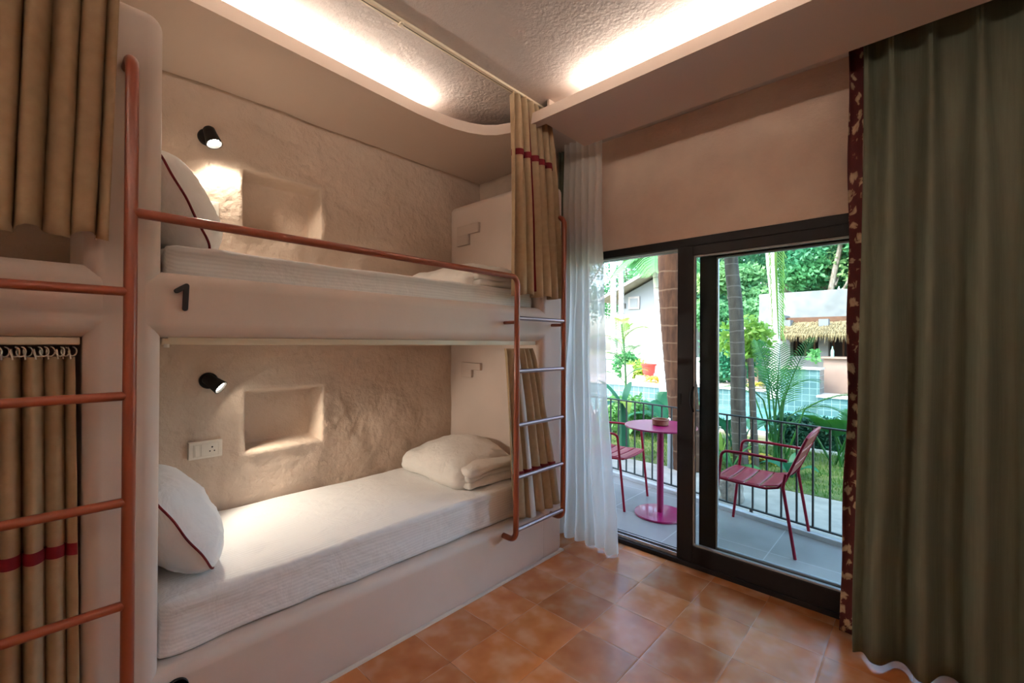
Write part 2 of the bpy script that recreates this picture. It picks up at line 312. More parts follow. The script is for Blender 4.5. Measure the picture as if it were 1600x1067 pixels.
class MB:
    def __init__(s): s.v = []; s.f = []
    def add(s, vs, fs):
        k = len(s.v); s.v += [tuple(p) for p in vs]; s.f += [tuple(i + k for i in f) for f in fs]; return s
    def box(s, x0, x1, y0, y1, z0, z1):
        return s.add([(x0, y0, z0), (x1, y0, z0), (x1, y1, z0), (x0, y1, z0), (x0, y0, z1), (x1, y0, z1), (x1, y1, z1), (x0, y1, z1)],
                     [(3, 2, 1, 0), (4, 5, 6, 7), (0, 1, 5, 4), (1, 2, 6, 5), (2, 3, 7, 6), (3, 0, 4, 7)])
    def obox(s, c, ax, ay, az):
        """oriented box: centre + three half axes"""
        c, ax, ay, az = map(Vector, (c, ax, ay, az)); vs = []
        for k in (-1, 1):
            for (i, j) in ((-1, -1), (1, -1), (1, 1), (-1, 1)): vs.append(c + ax * i + ay * j + az * k)
        return s.add(vs, [(3, 2, 1, 0), (4, 5, 6, 7), (0, 1, 5, 4), (1, 2, 6, 5), (2, 3, 7, 6), (3, 0, 4, 7)])
    def tube(s, pts, r, n=12, caps=True):
        pts = [Vector(p) for p in pts]; rs = r if isinstance(r, (list, tuple)) else [r] * len(pts)
        t0 = (pts[1] - pts[0]).normalized()
        a = Vector((0, 0, 1)) if abs(t0.z) < .9 else Vector((1, 0, 0))
        u = t0.cross(a).normalized(); rings = []
        for i, p in enumerate(pts):
            t = (pts[min(i + 1, len(pts) - 1)] - pts[max(i - 1, 0)]).normalized()
            u = (u - t * u.dot(t)).normalized(); w = t.cross(u)
            rings.append([p + (u * cos(2 * pi * k / n) + w * sin(2 * pi * k / n)) * rs[i] for k in range(n)])
        vs = [q for rg in rings for q in rg]; fs = []
        for i in range(len(pts) - 1):
            for k in range(n):
                fs.append((i * n + k, i * n + (k + 1) % n, (i + 1) * n + (k + 1) % n, (i + 1) * n + k))
        if caps:
            fs.append(tuple(range(n - 1, -1, -1))); fs.append(tuple((len(pts) - 1) * n + k for k in range(n)))
        return s.add(vs, fs)
    def lathe(s, prof, c=(0, 0, 0), n=32, axis=(0, 0, 1)):
        c = Vector(c); az = Vector(axis).normalized()
        a = Vector((1, 0, 0)) if abs(az.x) < .9 else Vector((0, 1, 0))
        u = (a - az * a.dot(az)).normalized(); w = az.cross(u); vs = []; fs = []
        for (r, z) in prof:
            for k in range(n): vs.append(c + az * z + (u * cos(2 * pi * k / n) + w * sin(2 * pi * k / n)) * max(r, 1e-4))
        for i in range(len(prof) - 1):
            for k in range(n): fs.append((i * n + k, i * n + (k + 1) % n, (i + 1) * n + (k + 1) % n, (i + 1) * n + k))
        fs.append(tuple(range(n - 1, -1, -1))); fs.append(tuple((len(prof) - 1) * n + k for k in range(n)))
        return s.add(vs, fs)
    def grid(s, nu, nv, fn):
        vs = [fn(i / nu, j / nv) for j in range(nv + 1) for i in range(nu + 1)]
        fs = [(j * (nu + 1) + i, j * (nu + 1) + i + 1, (j + 1) * (nu + 1) + i + 1, (j + 1) * (nu + 1) + i) for j in range(nv) for i in range(nu)]
        return s.add(vs, fs)
    def prism(s, poly, z0, z1):
        n = len(poly); vs = [(x, y, z0) for x, y in poly] + [(x, y, z1) for x, y in poly]
        return s.add(vs, [tuple(range(n - 1, -1, -1)), tuple(range(n, 2 * n))] + [(i, (i + 1) % n, n + (i + 1) % n, n + i) for i in range(n)])
    def rbox(s, c, size, r, div, disp=None):
        """rounded box on a cube grid; disp(p, normal) -> offset"""
        bm = bmesh.new(); bmesh.ops.create_cube(bm, size=1.0)
        bmesh.ops.subdivide_edges(bm, edges=bm.edges[:], cuts=div, use_grid_fill=True)
        h = Vector(size) * .5; vs = []
        bm.verts.ensure_lookup_table()
        for v in bm.verts:
            p = Vector((v.co.x * size[0], v.co.y * size[1], v.co.z * size[2]))
            # push samples towards the edges so the rounding is well resolved
            for k in range(3):
                t = p[k] / h[k]; p[k] = h[k] * (math.copysign(abs(t) ** 0.75, t) if t else 0)
            q = Vector([max(-(h[k] - r), min(h[k] - r, p[k])) for k in range(3)])
            d = p - q; L = d.length
            nn = d / L if L > 1e-9 else Vector((0, 0, 1))
            p = q + nn * (r if L > 1e-9 else 0)
            if disp: p = p + disp(p, nn)
            vs.append(p + Vector(c))
        fs = [tuple(v.index for v in f.verts) for f in bm.faces]; bm.free()
        return s.add(vs, fs)
    def build(s, name, mat, parent=None, smooth=35, bevel=0.0, seg=3, solid=0.0):
        off = world_loc(parent) if parent else Vector((0, 0, 0))
        me = bpy.data.meshes.new(name)
        me.from_pydata([(x - off.x, y - off.y, z - off.z) for x, y, z in s.v], [], s.f); me.update()
        me.materials.append(mat)
        o = bpy.data.objects.new(name, me); C.objects.link(o)
        if parent: o.parent = parent
        if smooth:
            for p in me.polygons: p.use_smooth = True
            me.set_sharp_from_angle(angle=radians(smooth))
        if solid > 0:
            m = o.modifiers.new('thickness', 'SOLIDIFY'); m.thickness = solid; m.offset = 0
        if bevel > 0:
            b = o.modifiers.new('bevel', 'BEVEL'); b.width = bevel; b.segments = seg; b.limit_method = 'ANGLE'; b.angle_limit = radians(40)
            w = o.modifiers.new('normals', 'WEIGHTED_NORMAL'); w.keep_sharp = False
        return o

def tag(o, label, cat, group=None):
    o['label'] = label; o['category'] = cat
    if group: o['group'] = group
    return o
def thing(name, label, cat, loc=(0, 0, 0), group=None):
    o = bpy.data.objects.new(name, None); C.objects.link(o); o.location = loc
    o.empty_display_size = 0.1
    return tag(o, label, cat, group)
def struct(o): o['kind'] = 'structure'; return o
def stuff(o): o['kind'] = 'stuff'; return o
def copy_tree(o, parent=None):
    c = o.copy(); C.objects.link(c)
    if parent: c.parent = parent
    for ch in list(o.children): copy_tree(ch, c)
    return c
def arc(c, r, a0, a1, n, plane='xz'):
    out = []
    for i in range(n + 1):
        a = a0 + (a1 - a0) * i / n
        if plane == 'xz': out.append((c[0] + r * cos(a), c[1], c[2] + r * sin(a)))
        elif plane == 'yz': out.append((c[0], c[1] + r * cos(a), c[2] + r * sin(a)))
        else: out.append((c[0] + r * cos(a), c[1] + r * sin(a), c[2]))
    return out
def sm(t): t = max(0., min(1., t)); return t * t * (3 - 2 * t)
def fbm(x, y, z=0, o=3):
    s = 0; a = 1; f = 1
    for _ in range(o): s += a * noise.noise(Vector((x * f, y * f, z * f))); a *= .5; f *= 2.1
    return s

# ------------------------------------------------------------------ camera
F = 690.64; yaw, pit, rol = map(radians, (43.1737, 0.2314, 0.3204))
fw = Vector((-sin(yaw) * cos(pit), cos(yaw) * cos(pit), sin(pit))); rt = Vector((cos(yaw), sin(yaw), 0)); up = rt.cross(fw)
r2 = rt * cos(rol) + up * sin(rol); u2 = -rt * sin(rol) + up * cos(rol)
cam = bpy.data.cameras.new('camera'); co = bpy.data.objects.new('camera', cam); C.objects.link(co)
cam.sensor_fit = 'HORIZONTAL'; cam.sensor_width = 36; cam.lens = 36 * F / 1600; cam.clip_start = 0.02; cam.clip_end = 300
co.matrix_world = Matrix(((r2.x, u2.x, -fw.x, 0), (r2.y, u2.y, -fw.y, 0), (r2.z, u2.z, -fw.z, 1.42), (0, 0, 0, 1)))
bpy.context.scene.camera = co

# ------------------------------------------------------------------ room shell
XF = -1.825          # front face of the bunks
XB = -2.75           # back wall of the bunks
YW = 2.84            # wall with the sliding door
ZC = 2.91            # ceiling
ZS = 2.76            # underside of the dropped slab
XR, YR = 1.25, -1.9  # right and rear walls

struct(MB().box(-2.95, XR + .12, YR - .12, YW + .05, -.12, 0).build('floor', M['floor'], smooth=0))
struct(MB().box(-2.95, XR + .12, YR - .12, YW + .15, ZC, ZC + .2).build('ceiling', M['ceil'], smooth=0))
struct(MB().box(XR, XR + .12, YR, YW + .15, 0, ZC).build('wall_right', M['white_wall'], smooth=0))
struct(MB().box(-2.95, XR + .12, YR - .12, YR, 0, ZC).build('wall_rear', M['white_wall'], smooth=0))
# unseen roof mass added above the ceiling to keep sun off the terrace
struct(MB().box(-6.0, 4.0, -4.0, YW + .15, ZC + .2, 4.3).build('roof', M['white_wall'], smooth=0))
struct(MB().box(-6.0, -2.95, 2.7, YW + .15, -.1, ZC + .2).build('wall_outer', M['white_wall'], smooth=0))

# rough back wall with two recessed niches
NICHES = [(0.785, 1.19, 0.825, 1.135), (0.767, 1.17, 2.066, 2.356)]
def lines(a, b, step, marks):
    s = set()
    n = int((b - a) / step)
    for i in range(n + 1): s.add(round(a + (b - a) * i / n, 4))
    for m in marks:
        for d in (-.03, -.02, -.012, -.006, 0, .006, .012, .02): s.add(round(m + d, 4))
    return sorted(s)
ys = lines(YR, 2.9, .028, [n[k] for n in NICHES for k in (0, 1)])
zs = lines(0.2, ZC, .028, [n[k] for n in NICHES for k in (2, 3)])
def wall_x(y, z):
    x = XB + .018 * fbm(y * 1.6 + 3, z * 1.6, 1.7) + .011 * fbm(y * 5, z * 5, 4.2)
    for (a, b, c, d) in NICHES:
        jy = .006 * noise.noise(Vector((z * 9, a, 2))); jz = .006 * noise.noise(Vector((y * 9, c, 5)))
        e = min(y - a + jy, b - y + jy, z - c + jz, d - z + jz)
        k = sm((e + .014) / .026)
        lip = .010 * math.exp(-((e + .03) / .03) ** 2)
        x = x * (1 - k) + (XB - .125 + .004 * fbm(y * 5, z * 5, 9)) * k + lip
    return x
vs = [(wall_x(y, z), y, z) for z in zs for y in ys]; ny = len(ys)
fs = [(j * ny + i, j * ny + i + 1, (j + 1) * ny + i + 1, (j + 1) * ny + i) for j in range(len(zs) - 1) for i in range(ny - 1)]
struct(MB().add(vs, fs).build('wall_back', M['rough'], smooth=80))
struct(MB().box(XB - .35, XB - .2, YR - .1, YW + .15, 0, ZC).build('wall_back_outer', M['plaster'], smooth=0))

# window wall around the door opening (rough plaster, slightly uneven)
DX0, DX1, DZ = -2.02, 0.52, 2.10
def wwall(u, v, x0, x1, z0, z1):
    x = x0 + (x1 - x0) * u; z = z0 + (z1 - z0) * v
    edge = sm((z - DZ) / .05)
    return (x, YW + (.007 * fbm(x * 2, z * 2, 8) + .003 * fbm(x * 9, z * 9, 3)) * edge, z + (0 if v > 0 else .006 * noise.noise(Vector((x * 6, 1, 1)))))
wb = MB()
wb.grid(90, 30, lambda u, v: wwall(u, v, DX0 - .01, DX1 + .01, DZ + .001, ZC))
wb.box(DX0 - .01, DX1 + .01, YW + .012, YW + .15, DZ + .004, ZC)
wb.box(XB - .2, DX0, YW, YW + .15, 0, ZC); wb.box(DX1, XR, YW, YW + .15, 0, ZC)
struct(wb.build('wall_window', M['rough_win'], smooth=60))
struct(MB().box(XB - .03, -2.10, 2.53, YW, 0, ZC).build('wall_end', M['rough'], smooth=0))

# dropped slab: canopy over the bunks and pelmet along the door wall, with a curved inner corner
poly = [(XB - .03, YR)]
edge = [(-2.10, YR), (-2.10, -.2), (-2.115, .45), (-2.15, 1.05), (-2.175, 1.5), (-2.172, 1.66), (-2.158, 1.76), (-2.128, 1.86), (-2.08, 1.945), (-2.02, 2.0), (-1.94, 2.035), (-1.85, 2.042), (XR, 2.042)]
poly = [(XB - .03, YR)] + edge + [(XR, 2.515), (-1.695, 2.515), (-1.695, 2.10), (-1.95, 2.10), (-1.95, 2.53), (XB - .03, 2.53)]
sl_ = MB().prism(poly, ZS, ZS + .065)
sl_.box(-1.695, XR, 2.50, 2.515, ZS + .06, ZC + .002).box(-1.695, -1.68, 2.11, 2.51, ZS + .06, ZC + .002)
struct(sl_.build('trim_1', M['slab'], smooth=30))
# light strips hidden on top of the slab
def led(name, pts, label, m='led'):
    b = MB()
    for (p, q) in zip(pts, pts[1:]):
        p = Vector(p); q = Vector(q); d = (q - p); L = d.length; d.normalize(); n = Vector((-d.y, d.x, 0))
        b.obox((p + q) / 2, d * (L / 2), n * .007, Vector((0, 0, .004)))
    o = b.build(name, M[m], smooth=0); return tag(o, label, 'light strip', 'light strips on top of the dropped slab')
zl = ZS + .065 + .0045
led('light_strip', [(-2.165, YR + .1, zl), (-2.165, .0, zl), (-2.185, .6, zl), (-2.222, 1.2, zl), (-2.24, 1.60, zl)], 'warm light strip on the slab above the bunk beds')
led('light_strip', [(-1.42, 2.10, zl), (XR - .1, 2.10, zl)], 'warm light strip on the slab along the door wall')

# unseen slab and strips added along right and rear walls to brighten the room
struct(MB().prism([(XR - .34, YR), (XR, YR), (XR, 2.04), (XR - .34, 2.04)], ZS, ZS + .065).prism([(-2.09, YR), (XR - .345, YR), (XR - .345, YR + .34), (-2.09, YR + .34)], ZS, ZS + .065).build('trim_fill', M['slab'], smooth=0))
led('light_strip', [(XR - .29, YR + .35, zl), (XR - .29, 1.9, zl)], 'added unseen fill strip on the slab along the right wall', 'led_fill')
led('light_strip', [(-2.0, YR + .29, zl), (XR - .36, YR + .29, zl)], 'added unseen fill strip on the slab along the rear wall', 'led_fill')

# ------------------------------------------------------------------ bunk beds (built in masonry)
YA0, YA1, YB0, YB1 = 0.085, 0.272, 2.222, 2.462
ZB0, ZB1, ZD0, ZD1 = 0.0, 0.33, 1.432, 1.652
def partition(y0, y1, parent):
    return MB().box(XB - .03, XF, y0, y1, -.01, 2.492).build('partition', M['plaster'], parent, bevel=.046, seg=5, smooth=0)
def base(y0, y1, parent):
    MB().box(XB - .03, XF + .0004, y0, y1, -.01, ZB1).build('base', M['plaster'], parent, bevel=.040, seg=5, smooth=0)
def deck(y0, y1, parent):
    b = MB().box(XF - .13, XF + .0004, y0, y1, ZD0, ZD1)
    b.build('guard_beam', M['plaster'], parent, bevel=.052, seg=6, smooth=0)
    MB().box(XB - .03, XF - .06, y0, y1, ZD0 + .02, 1.555).build('deck', M['plaster'], parent, smooth=0)
bunk = thing('bunk_bed', 'cream plaster built-in bunk bed marked 1, open to the room', 'bunk bed', (XF, 1.25, 0))
partition(YA0, YA1, bunk); partition(YB0, YB1, bunk); base(YA1 - .09, YB0 + .06, bunk); deck(YA1 - .09, YB0 + .09, bunk)
MB().box(XF - .02, XF + .010, YA0, YB1 + .006, 0, .010).build('floor_joint', M['grout'], bunk, smooth=0)
bunk2 = thing('bunk_bed', 'cream plaster bunk bed with both beds hidden by beige curtains', 'bunk bed', (XF, -.9, 0))
base(YR + .01, YA0 + .05, bunk2); deck(YR + .01, YA0 + .088, bunk2)

# numerals
def stroke(b, p, q, w, t):
    """flat capsule stroke on the bunk front, p/q in (y, z)"""
    p = Vector((p[0], p[1])); q = Vector((q[0], q[1])); d = (q - p).normalized(); a = math.atan2(d.y, d.x); pts = []
    for i in range(9): pts.append((q.x + w * cos(a - pi / 2 + pi * i / 8), q.y + w * sin(a - pi / 2 + pi * i / 8)))
    for i in range(9): pts.append((p.x + w * cos(a + pi / 2 + pi * i / 8), p.y + w * sin(a + pi / 2 + pi * i / 8)))
    n = len(pts); x0 = XF + .0005; x1 = x0 + t
    b.add([(x0, y, z) for y, z in pts] + [(x1, y, z) for y, z in pts], [tuple(range(n - 1, -1, -1)), tuple(range(n, 2 * n))] + [(i, (i + 1) % n, n + (i + 1) % n, n + i) for i in range(n)])
b = MB(); stroke(b, (.331, 1.530), (.334, 1.607), .0078, .013); stroke(b, (.334, 1.607), (.308, 1.588), .0078, .0128)
tag(b.build('bunk_numeral', M['black'], bevel=.002, seg=2), 'black numeral 1 on the beam under the upper bed', 'numeral', 'bunk numerals')
b = MB(); zc = .2625; yc = .316
path = [(yc + .026 * cos(a), zc + .026 * sin(a)) for a in [radians(160 - 20 * i) for i in range(10)]] + [(yc - .024, zc - .055), (yc + .03, zc - .055)]
for p, q in zip(path, path[1:]): stroke(b, p, q, .0085, .013)
tag(b.build('bunk_numeral', M['black'], bevel=.002, seg=2), 'black numeral on the lower base, only its top in view', 'numeral', 'bunk numerals')

# ------------------------------------------------------------------ ladders and guard rail
XL = -1.7245; RS = .0165; RR = .0135
RUNGS = [1.566, 1.258, .945, .642, .341]
def stile(parent, y, ztop, zbot, topkind='hook'):
    pts = []
    if topkind == 'hook':
        pts += [(XF + .0, y, ztop - .012), (XF + .045, y, ztop - .012)] + arc((XF + .045, y, ztop - .012 - .055), .055, pi / 2, 0, 7)
    else:
        pts += [(XL, y, ztop)]
    pts += [(XL, y, zbot + .055)] + [(p[0], p[1], p[2]) for p in arc((XL - .05, y, zbot + .05), .05, 0, -pi / 2, 7)] + [(XF, y, zbot)]
    MB().tube(pts, RS, 16).build('stile', M['terra'], parent, smooth=50)
ladL = thing('bunk_ladder', 'terracotta steel ladder beside the numeral 1, its right half in view', 'ladder', (XL, -.04, 0), 'bunk ladders')
stile(ladL, .181, 2.285, .287); stile(ladL, -.27, 2.285, .287)
for z in RUNGS: MB().tube([(XL, -.27, z), (XL, .181, z)], RR, 14).build('rung', M['terra'], ladL, smooth=50)
MB().tube([(XL, .181, 1.55), (XF, .181, 1.55)], .007, 10).build('bracket', M['terra'], ladL)
ladR = thing('bunk_ladder', 'terracotta ladder with rungs coloured by window sheen beside the door, joined to the guard rail', 'ladder', (XL, 2.1, 0), 'bunk ladders')
# rail runs along the upper bed and bends down to become the first stile
pts = [(XL, .181, 1.804), (XL, 1.835, 1.802)] + [(p[0], p[1], p[2]) for p in arc((XL, 1.835, 1.757), .045, pi / 2, 0, 7, 'yz')] + [(XL, 1.88, 1.70)]
g = MB().tube(pts, .0155, 16).build('guard_rail', M['terra'], ladR, smooth=50)
stile(ladR, 1.88, 1.70, .283, 'plain'); stile(ladR, 2.331, 2.262, .287)
for z in RUNGS: 
    o = MB().tube([(XL, 1.885, z), (XL, 2.327, z)], .0125, 14).build('rung', M['rung'], ladR, smooth=50); o['label'] = 'rung with painted grey sheen'
for y in (1.88, 2.331): MB().tube([(XL, y, 1.541), (XF, y, 1.541)], .010, 10).build('bracket', M['terra'], ladR)

# ------------------------------------------------------------------ bedding
def mattress(name, y0, y1, z0, z1, label, x0=XB + .02, x1=XF - .06, seed=0):
    c = ((x0 + x1) / 2, (y0 + y1) / 2, (z0 + z1) / 2); s = (x1 - x0, y1 - y0, z1 - z0)
    def d(p, n):
        k = .006 * fbm(p.x * 6 + seed, p.y * 6, p.z * 9) + .004 * fbm(p.x * 16, p.y * 3 + seed, p.z * 16)
        b = .012 * (1 - (p.x / (s[0] / 2)) ** 2) * (1 if n.z > .5 else 0)
        return n * k + Vector((0, 0, b))
    o = MB().rbox(c, s, .026, 40, d).build(name, M['linen'], smooth=70)
    return tag(o, label, 'mattress', 'mattresses')
mattress('mattress', .276, 2.216, ZB1 + .002, .53, 'lower mattress in a white striped fitted sheet with a crumpled pillow end', seed=1)
mattress('mattress', .285, 2.21, 1.557, 1.757, 'upper mattress in a white fitted sheet behind the terracotta guard rail', seed=5)
bpy.data.objects['mattress']['label'] = 'lower mattress in a white fine-striped fitted sheet under the lower pillow'

def pillow(loc, lean, label, seed, W=.62, Hh=.42, T=.27, yawz=0.0):
    p = thing('pillow', label, 'pillow', loc, 'white pillows with burgundy piping')
    def outline(a, bb):
        """map the square onto a rounded rectangle"""
        m = max(abs(a), abs(bb))
        if m < 1e-6: return 0., 0.
        q = (abs(a) ** 4.5 + abs(bb) ** 4.5) ** (1 / 4.5)
        return a * m / q, bb * m / q
    def shape(side):
        def fn(u, v):
            a = u * 2 - 1; bb = v * 2 - 1; r = max(abs(a), abs(bb)); a, bb = outline(a, bb)
            h = max(0, 1 - r ** 2.3) ** .60
            wr = .007 * fbm(a * 3 + seed, bb * 3, side * 2.) + .002 * fbm(a * 6, bb * 9 + seed, 3)
            return (a * W / 2, side * (T / 2 * h + wr * min(1, h * 2)), bb * Hh / 2)
        return fn
    R = Matrix.Rotation(yawz, 3, 'Z') @ Matrix.Rotation(lean, 3, 'X'); L = Vector(loc)
    f = lambda s: (lambda u, v: L + R @ Vector(shape(s)(u, v)))
    b = MB().grid(64, 52, f(1)).grid(64, 52, f(-1)); b.build('pillowcase', M['cotton'], p, smooth=70)
    per = []
    n = 40
    for i in range(n): per.append((i / n, 0))
    for i in range(n): per.append((1, i / n))
    for i in range(n): per.append((1 - i / n, 1))
    for i in range(n + 1): per.append((0, 1 - i / n))
    pts = [L + R @ (Vector(shape(1)(u, v)) * 1.003 + Vector((0, .0022 * sin((u + v) * 15 + seed), 0))) for u, v in per]
    MB().tube(pts, .0042, 6).build('piping', M['band'], p, smooth=60)['label'] = 'burgundy piping'
    return p
pillow((-2.245, .362, .716), radians(30), 'white pillow leaning on the partition of the lower bed', 1.3)
pillow((-2.245, .352, 1.93), radians(27), 'white pillow leaning on the partition of the upper bed', 4.1)

def duvet(loc, size, label, seed, dome=.05):
    sx, sy, sz = size; x0, y0, z0 = loc
    b = MB()
    T = sz / 5.0
    # folded layers: alternating slabs with rounded long edges, wrapped at the -y end by one rolled fold
    def layer(zc, t, ya, yb, xa, xb, k):
        c = ((xa + xb) / 2, (ya + yb) / 2, zc); s = (xb - xa, yb - ya, t)
        def d(p, n):
            w = .012 * fbm(p.x * 4 + seed + k, p.y * 4, p.z * 4 + k) + .005 * fbm(p.x * 12, p.y * 12 + seed, k)
            fx = (p.x / (s[0] / 2)); fy = (p.y / (s[1] / 2))
            lift = dome * (1 - fx * fx) * (1 - fy * fy) * (zc - z0) / sz
            return n * w + Vector((0, 0, lift))
        b.rbox(c, s, t * .48, 22, d)
    layer(z0 + T * .75, T * 1.35, y0 + .05, y0 + sy, x0 + .06, x0 + sx - .010, 1)
    layer(z0 + T * 1.95, T * 1.25, y0 + .055, y0 + sy - .01, x0 + .06, x0 + sx - .030, 2)
    layer(z0 + T * 3.1, T * 1.25, y0 + .05, y0 + sy, x0 + .06, x0 + sx - .005, 3)
    def body(p, n):
        w = .020 * fbm(p.x * 3.2 + seed, p.y * 3.2, p.z * 3) + .011 * fbm(p.x * 8, p.y * 8 + seed, p.z * 6)
        fx = p.x / (sx / 2); fy = p.y / (sy / 2); k = (p.z / sz + .5)
        lift = dome * (1 - fx * fx) * (1 - fy * fy) * k + .035 * (fy - .2 - .9 * max(0, fx)) * k
        return n * w + Vector((0, 0, lift))
    b.rbox((x0 + sx / 2 - .035, y0 + sy / 2, z0 + sz * .5), (sx - .05, sy, sz), sz * .42, 30, body)
    o = b.build('folded_duvet', M['duvet'], smooth=70)
    return tag(o, label, 'duvet', 'folded duvets')
duvet((-2.66, 1.69, .538), (.70, .50, .165), 'folded white duvet on the foot of the lower mattress', 2.0, .075)
duvet((-2.62, 1.74, 1.765), (.68, .46, .150), 'folded white duvet on the upper mattress beside the curtain', 6.0, .05)

# ------------------------------------------------------------------ wall lamps, sockets, plates
def wall_lamp(y, z, aim, label, power, spotdeg, blend):
    w = XB + .004; t = thing('wall_lamp', label, 'lamp', (w, y, z), 'black bedside wall lamps')
    MB().lathe([(.0, 0), (.040, 0), (.042, .006), (.042, .020), (.038, .026), (.0, .026)], (w, y, z), 28, (1, 0, 0)).build('wall_plate', M['black'], t, smooth=40)
    d = Vector(aim).normalized()
    head = Vector((w + .064, y + .006, z - .004))
    MB().tube([(w + .024, y, z), tuple(head)], .012, 12).build('pivot', M['black'], t)
    prof = [(.0, -.042), (.022, -.042), (.027, -.036), (.029, -.01), (.034, .03), (.037, .052), (.033, .052), (.029, .038), (.0, .038)]
    h = MB().lathe(prof, head, 28, d).build('lamp_head', M['black'], t, smooth=40)
    MB().lathe([(.0, .0405), (.026, .0405), (.026, .043), (.0, .043)], head, 24, d).build('lens', M['bulb'], h, smooth=40)
    L = bpy.data.lights.new('wall lamp beam', 'SPOT'); L.energy = power; L.color = (1.0, .89, .73); L.spot_size = radians(spotdeg); L.spot_blend = blend; L.shadow_soft_size = .02
    lo = bpy.data.objects.new('lamp_beam', L); C.objects.link(lo); lo.parent = t
    lo.location = head + d * .056 - Vector((w, y, z)); lo.rotation_euler = d.to_track_quat('-Z', 'Y').to_euler()
wall_lamp(.585, 2.482, (.42, .22, -1.0), 'black wall lamp shining down beside the upper pillow', 6.0, 140, .3)
wall_lamp(.600, 1.216, (.72, .85, -.80), 'black wall lamp tilted outwards over the lower pillow', 11.5, 112, .4)

def socket(y0, y1, z0, z1, label):
    w = XB + .012; t = thing('power_socket', label, 'socket', (w, (y0 + y1) / 2, (z0 + z1) / 2), 'white bedside switch sockets')
    MB().box(w - .02, w + .010, y0, y1, z0, z1).build('cover_plate', M['plastic'], t, bevel=.003, seg=2, smooth=0)
    ym = y0 + (y1 - y0) * .19; L = y1 - y0
    MB().box(w + .008, w + .013, y0 + L * .13, y1 - L * .10, z0 + .012, z1 - .012).build('inner_frame', M['plastic2'], t, bevel=.0015, seg=2, smooth=0)
    MB().add(*rocker(w + .013, y0 + L * .18, y0 + L * .30, z0 + .017, z1 - .017)).build('rocker_switch', M['plastic'], t, smooth=0)
    sp = MB().box(w + .012, w + .0155, y0 + L * .36, y0 + L * .84, z0 + .015, z1 - .015).build('socket_face', M['plastic'], t, bevel=.001, seg=2, smooth=0)
    cy = y0 + L * .68; cz = (z0 + z1) / 2
    for (dy, dz, r) in ((0, .012, .0042), (-.010, -.008, .0034), (.010, -.008, .0034)):
        MB().lathe([(0, 0), (r, 0), (r, .001), (0, .001)], (w + .0152, cy + dy, cz + dz), 14, (1, 0, 0)).build('pin_hole', M['hole'], sp, smooth=0)
def rocker(x, y0, y1, z0, z1):
    return [(x, y0, z0), (x, y1, z0), (x, y1, z1), (x, y0, z1), (x + .006, y0, z0), (x + .006, y1, z0), (x + .001, y1, z1), (x + .001, y0, z1)], \
           [(3, 2, 1, 0), (4, 5, 6, 7), (0, 1, 5, 4), (1, 2, 6, 5), (2, 3, 7, 6), (3, 0, 4, 7)]
socket(.516, .664, .814, .902, 'white switch and three-pin socket above the lower pillow')
socket(.492, .640, 2.066, 2.154, 'white socket plate half hidden behind the upper pillow')

def step_plate(x0, z1, w, h, label, m):
    t = .022; y1 = YB0 + .002; y0 = YB0 - t
    b = MB().box(x0, x0 + w, y0, y1, z1 - h * .48, z1).box(x0, x0 + w * .55, y0 - .0005, y1, z1 - h, z1 - h * .46)
    o = b.build('wall_plate', m, bevel=.004, seg=3, smooth=0)
    tag(o, label, 'wall plate', 'stepped plates on the foot panels')
step_plate(-2.66, 2.315, .245, .150, 'stepped cream plate on the foot panel of the upper bed', M['plate'])
step_plate(-2.60, 1.272, .215, .110, 'stepped cream plate on the foot panel of the lower bed', M['plate'])

# ------------------------------------------------------------------ curtain tracks
tr = thing('curtain_track', 'long cream curtain track across the ceiling above the bunks', 'curtain track', (-1.775, .5, ZC), 'curtain tracks')
MB().box(-1.792, -1.758, YR, 2.20, ZC - .014, ZC).build('track_profile', M['track'], tr, bevel=.003, seg=2, smooth=0)
MB().box(-1.7795, -1.7765, YR, 2.20, ZC - .0146, ZC - .0135).build('slot', M['hole'], tr, smooth=0)
for y in (1.12,): MB().box(-1.790, -1.758, y, y + .018, ZC - .024, ZC - .013).build('end_stop', M['track'], tr, bevel=.003, seg=2, smooth=0)
t2 = thing('curtain_track', 'cream curtain track under the beam of the bunk marked 1', 'curtain track', (-1.88, 1.2, 1.42), 'curtain tracks')
MB().box(-1.895, -1.865, YA1 + .004, YB0 - .004, 1.408, 1.4315).build('track_profile', M['track'], t2, bevel=.004, seg=2, smooth=0)
MB().box(-1.8635, -1.860, YA1 + .02, YB0 - .02, 1.4245, 1.4335).build('track_lip', M['track'], t2, smooth=0)
MB().lathe([(0, 0), (.008, 0), (.008, .012), (0, .012)], (-1.868, YA1 + .018, 1.399), 12).build('end_stop', M['ring'], t2)
t3 = thing('curtain_track', 'cream curtain track above the hooked curtain at left', 'curtain track', (-1.88, -.4, 1.42), 'curtain tracks')
MB().box(-1.895, -1.865, -1.8, YA0 - .004, 1.408, 1.4315).build('track_profile', M['track'], t3, bevel=.004, seg=2, smooth=0)

